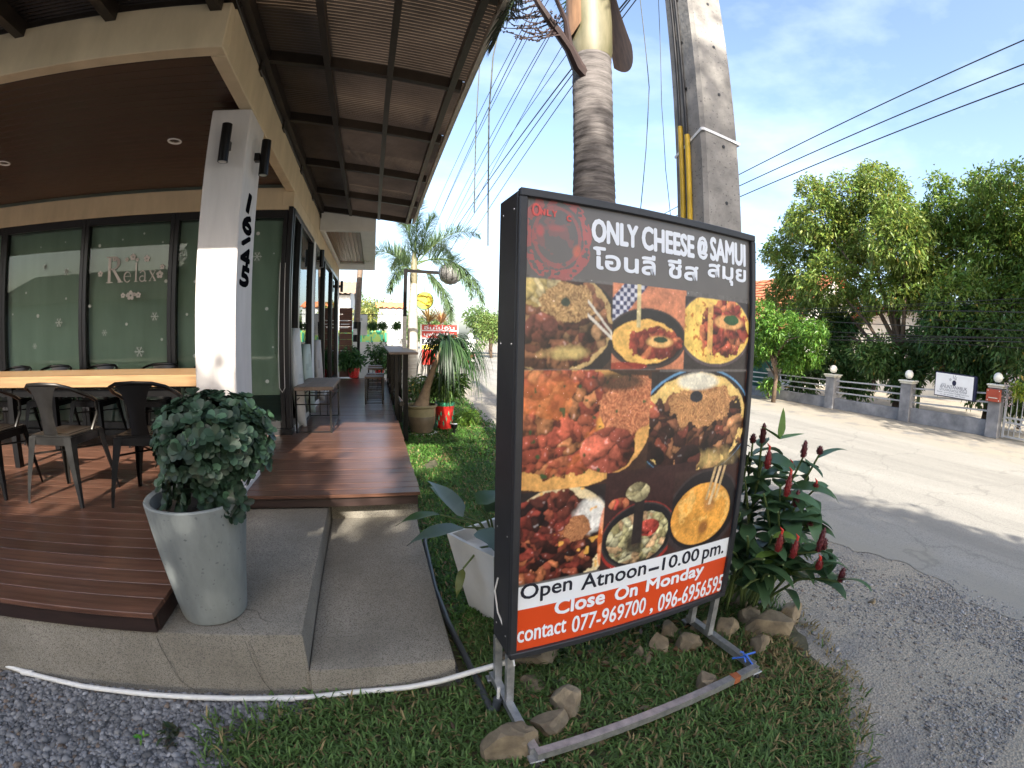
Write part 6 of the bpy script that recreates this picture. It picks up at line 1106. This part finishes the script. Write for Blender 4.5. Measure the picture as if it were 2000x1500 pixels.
# motor scooter with rider on the road
def scooter():
    o = on_z(917, 722, 0); t = thing('motor_scooter', 'red motor scooter riding away down the road', 'scooter', tuple(o)); X, Y = o.x, o.y
    for dy in (-.55, .6):
        MB().lathe([(.19, -.05), (.26, -.045), (.285, 0), (.26, .045), (.19, .05)], (0, 0, 0), 20, cap1=True).xf(Matrix.Translation((X, Y + dy, .285)) @ Matrix.Rotation(pi / 2, 4, 'Y')).build('wheel', 'rubber', t, True)
    MB().tube([(X, Y - .75, .62), (X, Y - .5, .66), (X, Y - .1, .62), (X, Y + .2, .45), (X, Y + .5, .70), (X, Y + .58, .98)], [.08, .15, .17, .13, .12, .10], 12).build('body', 'red', t, True); MB().bbox(X - .13, X + .13, Y - .6, Y + .1, .74, .82, .03).build('seat', 'rubber', t); MB().tube([(X - .33, Y + .48, 1.05), (X, Y + .55, 1.02), (X + .33, Y + .48, 1.05)], .016, 8).build('handlebar', 'blackmetal', t, True)
    MB().bbox(X - .07, X + .07, Y - .80, Y - .76, .60, .68, .01).build('tail_light', 'mailred', t); MB().bbox(X - .09, X + .09, Y - .82, Y - .80, .42, .55, .003).build('number_plate', 'white', t)
    p = thing('person', 'rider in white shirt and white helmet sitting on the red scooter', 'person', (X, Y - .2, .82)); me = bpy.data.meshes.new('body'); J = [(0, -.2, .86), (0, -.19, 1.08), (0, -.16, 1.32), (0, -.14, 1.44), (-.19, -.15, 1.36), (-.27, .1, 1.17), (-.30, .42, 1.07), (.19, -.15, 1.36), (.27, .1, 1.17), (.30, .42, 1.07), (-.13, -.15, .86), (-.2, .25, .82), (-.18, .3, .42), (.13, -.15, .86), (.2, .25, .82), (.18, .3, .42), (-.18, .42, .36), (.18, .42, .36)]
    me.from_pydata([(x, y, z - .82) for x, y, z in [(a, b_ + .2, c_) for a, b_, c_ in J]], [(0, 1), (1, 2), (2, 3), (2, 4), (4, 5), (5, 6), (2, 7), (7, 8), (8, 9), (0, 10), (10, 11), (11, 12), (0, 13), (13, 14), (14, 15), (12, 16), (15, 17)], []); bo = bpy.data.objects.new('body', me); COL.objects.link(bo); bo.parent = p; md = bo.modifiers.new('s', 'SKIN'); R_ = [.16, .15, .16, .06, .065, .05, .04, .065, .05, .04, .10, .08, .05, .10, .08, .05, .045, .045]
    for v, r_ in zip(me.skin_vertices[0].data, R_): v.radius = (r_, r_)
    me.skin_vertices[0].data[0].use_root = True; bo.modifiers.new('u', 'SUBSURF').levels = 1; me.materials.append(MATS['white']); p['_o'] = (X, Y - .2, .82)
    MB().lathe([(.02, -.02), (.09, .0), (.125, .09), (.13, .16), (.10, .24), (.04, .28), (.003, .285)], (X, Y - .13, 1.43), 18).build('helmet', 'white', p, True)
scooter()
# ================================================================== ACROSS THE ROAD
FX = 11.2
fn = thing('boundary_fence', 'grey rendered fence with square pillars, globe lamps and steel rails across the road', 'fence', (FX, 6, 0)); PY = [(12.0, .88), (9.85, .89), (7.68, .905), (5.42, .955), (3.25, 1.08)]
for i, (y, zt) in enumerate(PY):
    po = MB().bbox(FX - .14, FX + .14, y - .14, y + .14, 0, zt - .08, .008).build('pillar', 'fencegrey', fn)
    b = MB(); b.bbox(FX - .165, FX + .165, y - .165, y + .165, zt - .079, zt - .04, .006); b.bbox(FX - .19, FX + .19, y - .19, y + .19, zt - .039, zt, .008); b.build('cap', 'capcream', po)
    b = MB(); b.lathe([(.035, 0), (.04, .02), (.03, .035)], (FX, y, zt), 14); b.build('lamp_neck', 'blackmetal', po, True)
    b = MB(); b.lathe([(.03, .03)] + [(.105 * sin(a), .13 - .105 * cos(a)) for a in np.linspace(.3, pi - .02, 12)], (FX, y, zt), 20, cap0=False); b.build('globe_lamp', 'globe', po, True)
    if i:
        y2, zt2 = PY[i - 1]; k = .28 + .05 * (i == 4); MB().bbox(FX - .07, FX + .07, y + .141, y2 - .141, 0, k, .006).build('plinth', 'fencegrey', fn)
        for q in (.46, .62, .78): MB().bar((FX, y + .14, q * zt / .96), (FX, y2 - .14, q * zt2 / .96), .03, .035).build('rail', 'railgrey', fn)
gt = thing('gate', 'pale grey steel gate with vertical bars and ring row beside the mailbox pillar', 'gate', (FX, 2, 0)); g0, g1 = .2, 3.02; zt = 1.02
for z_ in (.06, .34, .44, zt): MB().bar((FX, g0, z_), (FX, g1, z_), .03, .035).build('gate_rail', 'railgrey', gt)
for y in (g0, g1): MB().bar((FX, y, .03), (FX, y, zt + .02), .045, .045).build('gate_stile', 'railgrey', gt)
for k in range(22): y = g0 + (g1 - g0) * (k + 1) / 23; MB().bar((FX, y, .06), (FX, y, zt), .016, .016).build('gate_bar', 'railgrey', gt)
def ring(c, r): return MB().tube([(c[0], c[1] + cos(a) * r, c[2] + sin(a) * r) for a in np.linspace(0, 2 * pi, 17)], .007, 5, False)
for k in range(23): y = g0 + (g1 - g0) * (k + .5) / 23; ring((FX, y, .39), .045).build('gate_ring', 'railgrey', gt, True); ring((FX, y, .24), .055).build('gate_ring', 'railgrey', gt, True)
mbx = thing('mailbox', 'rusty red letter box fixed to the fence pillar by the gate', 'mailbox', (FX - .2, 3.25, .75)); MB().bbox(FX - .24, FX - .142, 3.10, 3.42, .73, .98, .01).build('box', 'mailred', mbx); MB().bbox(FX - .246, FX - .241, 3.16, 3.36, .80, .815, .001).build('slot', 'capcream', mbx); MB().bbox(FX - .246, FX - .241, 3.18, 3.30, .86, .90, .001).build('plate', 'mailred', mbx)
for y in (3.13, 3.38):
    for z_ in (.76, .95): MB().bbox(FX - .245, FX - .241, y - .01, y + .01, z_ - .01, z_ + .01, .001).build('screw', 'capcream', mbx)
# resort name board
nb = thing('name_board', 'white resort name board with navy edge hung on the far fence', 'sign', (FX - .1, 4.2, .7)); y1, y0 = on_x(1829, 727, FX - .12).y, on_x(1899, 778, FX - .12).y; z0_, z1_ = .70, 1.19; sk = .055   # board hangs slightly askew
def nq(u, v, n=0): return Vector((FX - .12 - n, y1 + (y0 - y1) * u, z0_ + (z1_ - z0_) * v - sk * (u - .5) * .6))
nu = (nq(1, 0) - nq(0, 0)).normalized(); nv = Vector((0, 0, 1)); nw = (y1 - y0)
b = MB(); b.add([nq(-.02, -.03), nq(1.07, -.03), nq(1.07, 1.04), nq(-.02, 1.04), nq(-.02, -.03, -.09), nq(1.07, -.03, -.09), nq(1.07, 1.04, -.09), nq(-.02, 1.04, -.09)], [(0, 1, 2, 3), (7, 6, 5, 4), (0, 4, 5, 1), (1, 5, 6, 2), (2, 6, 7, 3), (3, 7, 4, 0)]); b.build('case', 'navy', nb)
MB().quad(nq(.0, .01, .004), nq(1, .01, .004), nq(1, .99, .004), nq(0, .99, .004)).build('face', 'white', nb)
M('inkgrey', (.10, .10, .13), .5, var=.05)
text('ANUNTANARUK', 1, 'inkgrey', nb, nq(.13, .36, .006), nu, nv, width=nw * .72, height=.07); text('บ้านอนันตนารักษ์', 1, 'inkgrey', nb, nq(.13, .23, .006), nu, nv, width=nw * .72, height=.075)
text('Email : anuntanaruk@gmail.com', 1, 'inkgrey', nb, nq(.07, .13, .006), nu, nv, width=nw * .84, height=.035); text('Tel : 081-8956595 , 086-3955657', 1, 'inkgrey', nb, nq(.14, .04, .006), nu, nv, width=nw * .68, height=.028); text('RESORT', 1, 'inkgrey', nb, nq(.17, .51, .006), nu, nv, width=nw * .12, height=.02)
b = MB(); c = nq(.5, .62, .006); b.add([c + nu * cos(a) * .05 + nv * sin(a) * .06 for a in np.linspace(0, 2 * pi, 20)[:-1]], [tuple(range(19))]); b.build('emblem', 'navy', nb)
b = MB()
for a, L in ((.5, .10), (.8, .13), (1.15, .15), (1.6, .13), (2.5, .10), (2.8, .12), (3.1, .10)): c2 = nq(.47, .70, .006); d = nu * cos(a) + nv * sin(a); s_ = nu * -sin(a) + nv * cos(a); b.quad(c2 + d * .05 - s_ * .004, c2 + d * L, c2 + d * L * .9 + s_ * .008, c2 + d * .05 + s_ * .004)
b.build('emblem_leaf', 'inkgrey', nb)
# trees over the fence
def px_clumps(lst, X, k, jit=.8, seed=1):
    rr = random.Random(seed); out = []
    for (px, py, rp) in lst: x = X + rr.uniform(-jit, jit); p = on_x(px, py, x); out.append((p.x, p.y, p.z, rp * k * x / 13.))
    return out
cA = px_clumps([(1600, 430, 62), (1555, 520, 55), (1650, 385, 50), (1720, 375, 52), (1690, 460, 65), (1620, 550, 62), (1760, 470, 58), (1535, 580, 45), (1740, 560, 55), (1590, 620, 50), (1705, 345, 28), (1790, 560, 45), (1660, 600, 45), (1520, 480, 28), (1580, 365, 26), (1745, 420, 40), (1500, 500, 20), (1798, 445, 42), (1805, 520, 50), (1560, 440, 40), (1640, 480, 60)], 13.2, .0165, 1.0, 3)
tA0 = on_x(1752, 790, 12.8); tA = [(tA0.x, tA0.y, 0), (tA0.x + .05, tA0.y - .03, .9), (tA0.x, tA0.y, 1.55)]
tree('shade_tree', 'big broad crowned tree with forked trunk behind the fence, left of the gate', (tA0.x, tA0.y, 0), tA, cA, 46000, .16, .056, (.16, .235, .045), 101, group='trees behind the far fence', rad=.16, yellow=.012, limbs=cA[:11])
cB = px_clumps([(1840, 425, 45), (1900, 410, 55), (1960, 420, 60), (1850, 520, 60), (1930, 500, 70), (1990, 520, 65), (1880, 595, 60), (1965, 610, 60), (2050, 470, 75), (2070, 600, 80), (1830, 620, 30), (1925, 355, 25), (1830, 360, 20), (1985, 350, 30), (2120, 520, 90)], 13.4, .0165, 1.0, 5)
tB0 = on_x(1930, 800, 13.2); tree('shade_tree', 'tall dense tree behind the fence at the right picture edge', (13.2, tB0.y, 0), [(13.2, tB0.y, 0), (13.15, tB0.y - .1, 1.1), (13.2, tB0.y - .1, 2.2)], cB, 46000, .16, .056, (.145, .235, .042), 103, group='trees behind the far fence', rad=.17, yellow=.012, limbs=cB[:10])
cS = px_clumps([(1530, 645, 45), (1498, 670, 40), (1572, 685, 38), (1485, 615, 34), (1548, 700, 30), (1470, 690, 30), (1590, 650, 26)], 10.7, .0165, .4, 7)
tS0 = on_z(1510, 786, 0); tree('small_tree', 'bright green feathery young tree on the verge in front of the fence', tuple(tS0), [tuple(tS0), (tS0.x + .05, tS0.y, .7), (tS0.x + .1, tS0.y + .1, 1.3)], cS, 14000, .11, .042, (.10, .22, .03), 105, group='trees behind the far fence', rad=.07)
bush('shrub', 'small sunny sapling bush at the foot of the verge tree', tuple(on_x(1503, 752, 10.55)), .30, 500, .13, .04, (.13, .26, .04), 106)
k = 0
for (px, py, r_, tint) in ((1565, 735, .75, (.045, .09, .025)), (1620, 700, .95, (.05, .10, .03)), (1665, 735, .85, (.06, .12, .03)), (1710, 700, .8, (.07, .13, .035)), (1760, 745, .7, (.05, .10, .03)), (1800, 690, .9, (.05, .10, .03)), (1845, 660, 1.0, (.04, .085, .025)), (1890, 690, .95, (.05, .10, .03)), (1930, 740, .7, (.08, .14, .03)), (1970, 680, 1.0, (.06, .11, .03)), (1995, 770, .7, (.07, .12, .04)), (1640, 650, .8, (.03, .07, .02)), (1530, 700, .7, (.03, .07, .022)), (1870, 620, .9, (.03, .07, .02))):
    p = on_x(px, py, 12.2 + (k % 3) * .35); bush('hedge_shrub', 'leafy shrub behind the far fence, ' + ('first', 'second', 'third', 'fourth', 'fifth', 'sixth', 'seventh', 'eighth', 'ninth', 'tenth', 'eleventh', 'twelfth', 'thirteenth', 'fourteenth')[k] + ' of the garden planting', (p.x, p.y, max(p.z, .5)), r_, 2600, .15, .06, tuple(1.5 * q for q in tint), 110 + k, 'garden shrubs behind the far fence', yellow=.01); k += 1
pl_ = thing('garden_palm', 'small fan of palm fronds in the garden behind the name board', 'palm', tuple(on_x(1800, 760, 12.6))); mb = MB(); lb = LB(); pc = on_x(1800, 700, 12.6)
for k in range(9): a = k * .7; frond(lb, mb, pc, (cos(a), sin(a), .9), 1.0, 26, .26, .022, bend=1.6, col=(.06, .11, .035), rr=.01)
mb.tube([(pc.x, pc.y, 0), pc], .05, 8); mb.build('frond_stem', 'cane', pl_, True); lb.build('fronds', pl_, 'frond')
fl = thing('flowering_vine', 'white blossoming vine above the gate post', 'plant', tuple(on_x(1970, 760, FX - .1))); rr = np.random.default_rng(4); P = np.array([list(on_x(rr.normal(1972, 7), rr.normal(763, 14), FX - .05 + rr.uniform(-.15, .15))) for _ in range(160)]); V, F, C = leaf_cloud(P, rr.normal(0, 1, (160, 3)), .05, .04, 5, (.75, .68, .68), .1); np_mesh('blossom', V, F, 'leaf', fl, C)
for (y, z) in ((3.0, 1.02),): bush('vine_leaves', 'yellow green leaves hanging over the white gate top', (FX - .05, 2.75, 1.0), .22, 260, .10, .06, (.22, .30, .04), 141, stem=False)
h1 = on_x(1792, 588, 19.); house('house', 'white garden house with red tiled roof seen between the trees', 19., 26, h1.y - 4.5, h1.y + 4.5, 2.5, h1.z, 'wallwhite', 'roofred', .7, 'x'); h2 = on_x(1478, 535, 18.); house('house', 'house with faded orange tiled roof at the left behind the trees', 15.5, 21, h2.y - 4.5, h2.y + 6, 2.2, h2.z - .3, 'wallwhite', 'rooforange', .5, 'y')
b = MB(); n = 40; vs = []
for i in range(n + 1):
    y = 10.0 + 5 * i / n
    for z in (0, 1.1): vs.append((FX + .15 + .04 * sin(i * 1.7), y, z))
tn = thing('net_fence', 'dark teal shade net fence left of the grey fence', 'fence', (FX, 11, 0)); b.add(vs, [(2 * i, 2 * i + 2, 2 * i + 3, 2 * i + 1) for i in range(n)]); b.build('net', 'tealnet', tn, True)
for y in (10.1, 12.5, 15): MB().bar((FX + .22, y, 0), (FX + .22, y, 1.2), .05, .05).build('post', 'oldwood', tn)
# kerb of the far verge
struct(MB().bbox(10.2, 10.5, 10.2, 16, 0, .11, .02).build('kerb', 'fencegrey'))
# trees closing the end of the street
for i, (x, y, r_, h, tint) in enumerate(((8.6, 34, 1.5, 3.4, (.13, .20, .05)), (10.5, 42, 2.4, 4.2, (.10, .17, .045)), (7.5, 62, 3.2, 4.0, (.11, .18, .05)), (12.5, 30, 2.2, 4.0, (.09, .17, .04)), (3.5, 64, 3.4, 4.5, (.10, .18, .05)), (-1., 60, 4., 5., (.11, .18, .05)), (14, 24, 2.3, 4.6, (.08, .16, .035)), (12.6, 20, 1.6, 3.2, (.08, .15, .035)), (1.2, 32, 1.6, 2.6, (.12, .19, .05)))):
    rr = random.Random(i); cl = [(x + rr.uniform(-.6, .6) * r_, y + rr.uniform(-.6, .6) * r_, h * .62 + rr.uniform(-.5, .45) * r_, r_ * rr.uniform(.4, .62)) for _ in range(8)]
    tree('street_tree', ('low sunlit tree at the road end, nearest the sign edge', 'sunlit tree behind the low tree at the road end', 'hazy tree closing the far end of the road', 'green tree beyond the orange roofed house', 'distant tree left of the road end', 'distant tree group crown behind the terrace houses', 'dense tree beside the orange roofed house', 'leafy tree beside the teal net', 'pale tree behind the red banner')[i], (x, y, 0), [(x, y, 0), (x, y, h * .25), (x, y, h * .4)], cl, 3200, .10 * r_ + .06, .045 * r_ + .02, tint, 200 + i, group='trees at the end of the street', rad=.12)
# ================================================================== TREES BEHIND THE PHOTOGRAPHER (their shade falls on the sign and the steps)
def shade_tree(label, base, cl, n, seed): tree('shade_tree', label, base, [base, (base[0] + .1, base[1], 1.6), (base[0], base[1], 3.0)], cl, n, .20, .085, (.06, .12, .03), seed, group='trees behind the photographer', rad=.2)
rr = random.Random(21); cl = []
for ix in range(8):
    for iz in range(8 if 0 < ix < 7 else 5): cl.append((-.75 + ix * .58 + rr.uniform(-.2, .2), -6 + rr.uniform(-.8, .8), 2.9 + iz * (.755 - .10 * abs(ix - 3) * (iz > 3)) + rr.uniform(-.2, .2), rr.uniform(.5, .75)))
shade_tree('tall tree standing behind the photographer beside the road', (1.6, -6.2, 0), cl, 36000, 301)
cl = []
for ix in range(10):
    for iz in range(5): cl.append((-6.2 + ix * .62 + rr.uniform(-.2, .2), -6 + rr.uniform(-.7, .7), 2.8 + iz * .68 + rr.uniform(-.15, .15), rr.uniform(.5, .7)))
cl += [(-2.4, -6, 6.75, .5), (-1.85, -6.1, 6.85, .4), (-2.15, -5.9, 7.05, .3)]
shade_tree('wide low tree standing behind the photographer by the car park', (-4.2, -5.8, 0), cl, 38000, 303)
cl = [(11.25 + rr.uniform(-1.0, 1.5), -.8 + rr.uniform(-3.2, 2.6), 5.2 + rr.uniform(-2.2, 3.0), rr.uniform(.7, 1.1)) for _ in range(30)]
shade_tree('roadside tree standing beyond the gate outside the view', (12.3, -1.5, 0), cl, 16000, 305)
house('house', 'neighbouring single storey house behind the photographer', -22, -7, -22, -13, 3.4, 5.6, 'wallwhite', 'oldwood', .6, 'x')
bush('hedge_shrub', 'long clipped hedge bush behind the photographer', (-5, -11, 1.2), 2.2, 4000, .22, .09, (.05, .10, .03), 401)
# drop helper properties
for o_ in COL.objects:
    if '_o' in o_: del o_['_o']
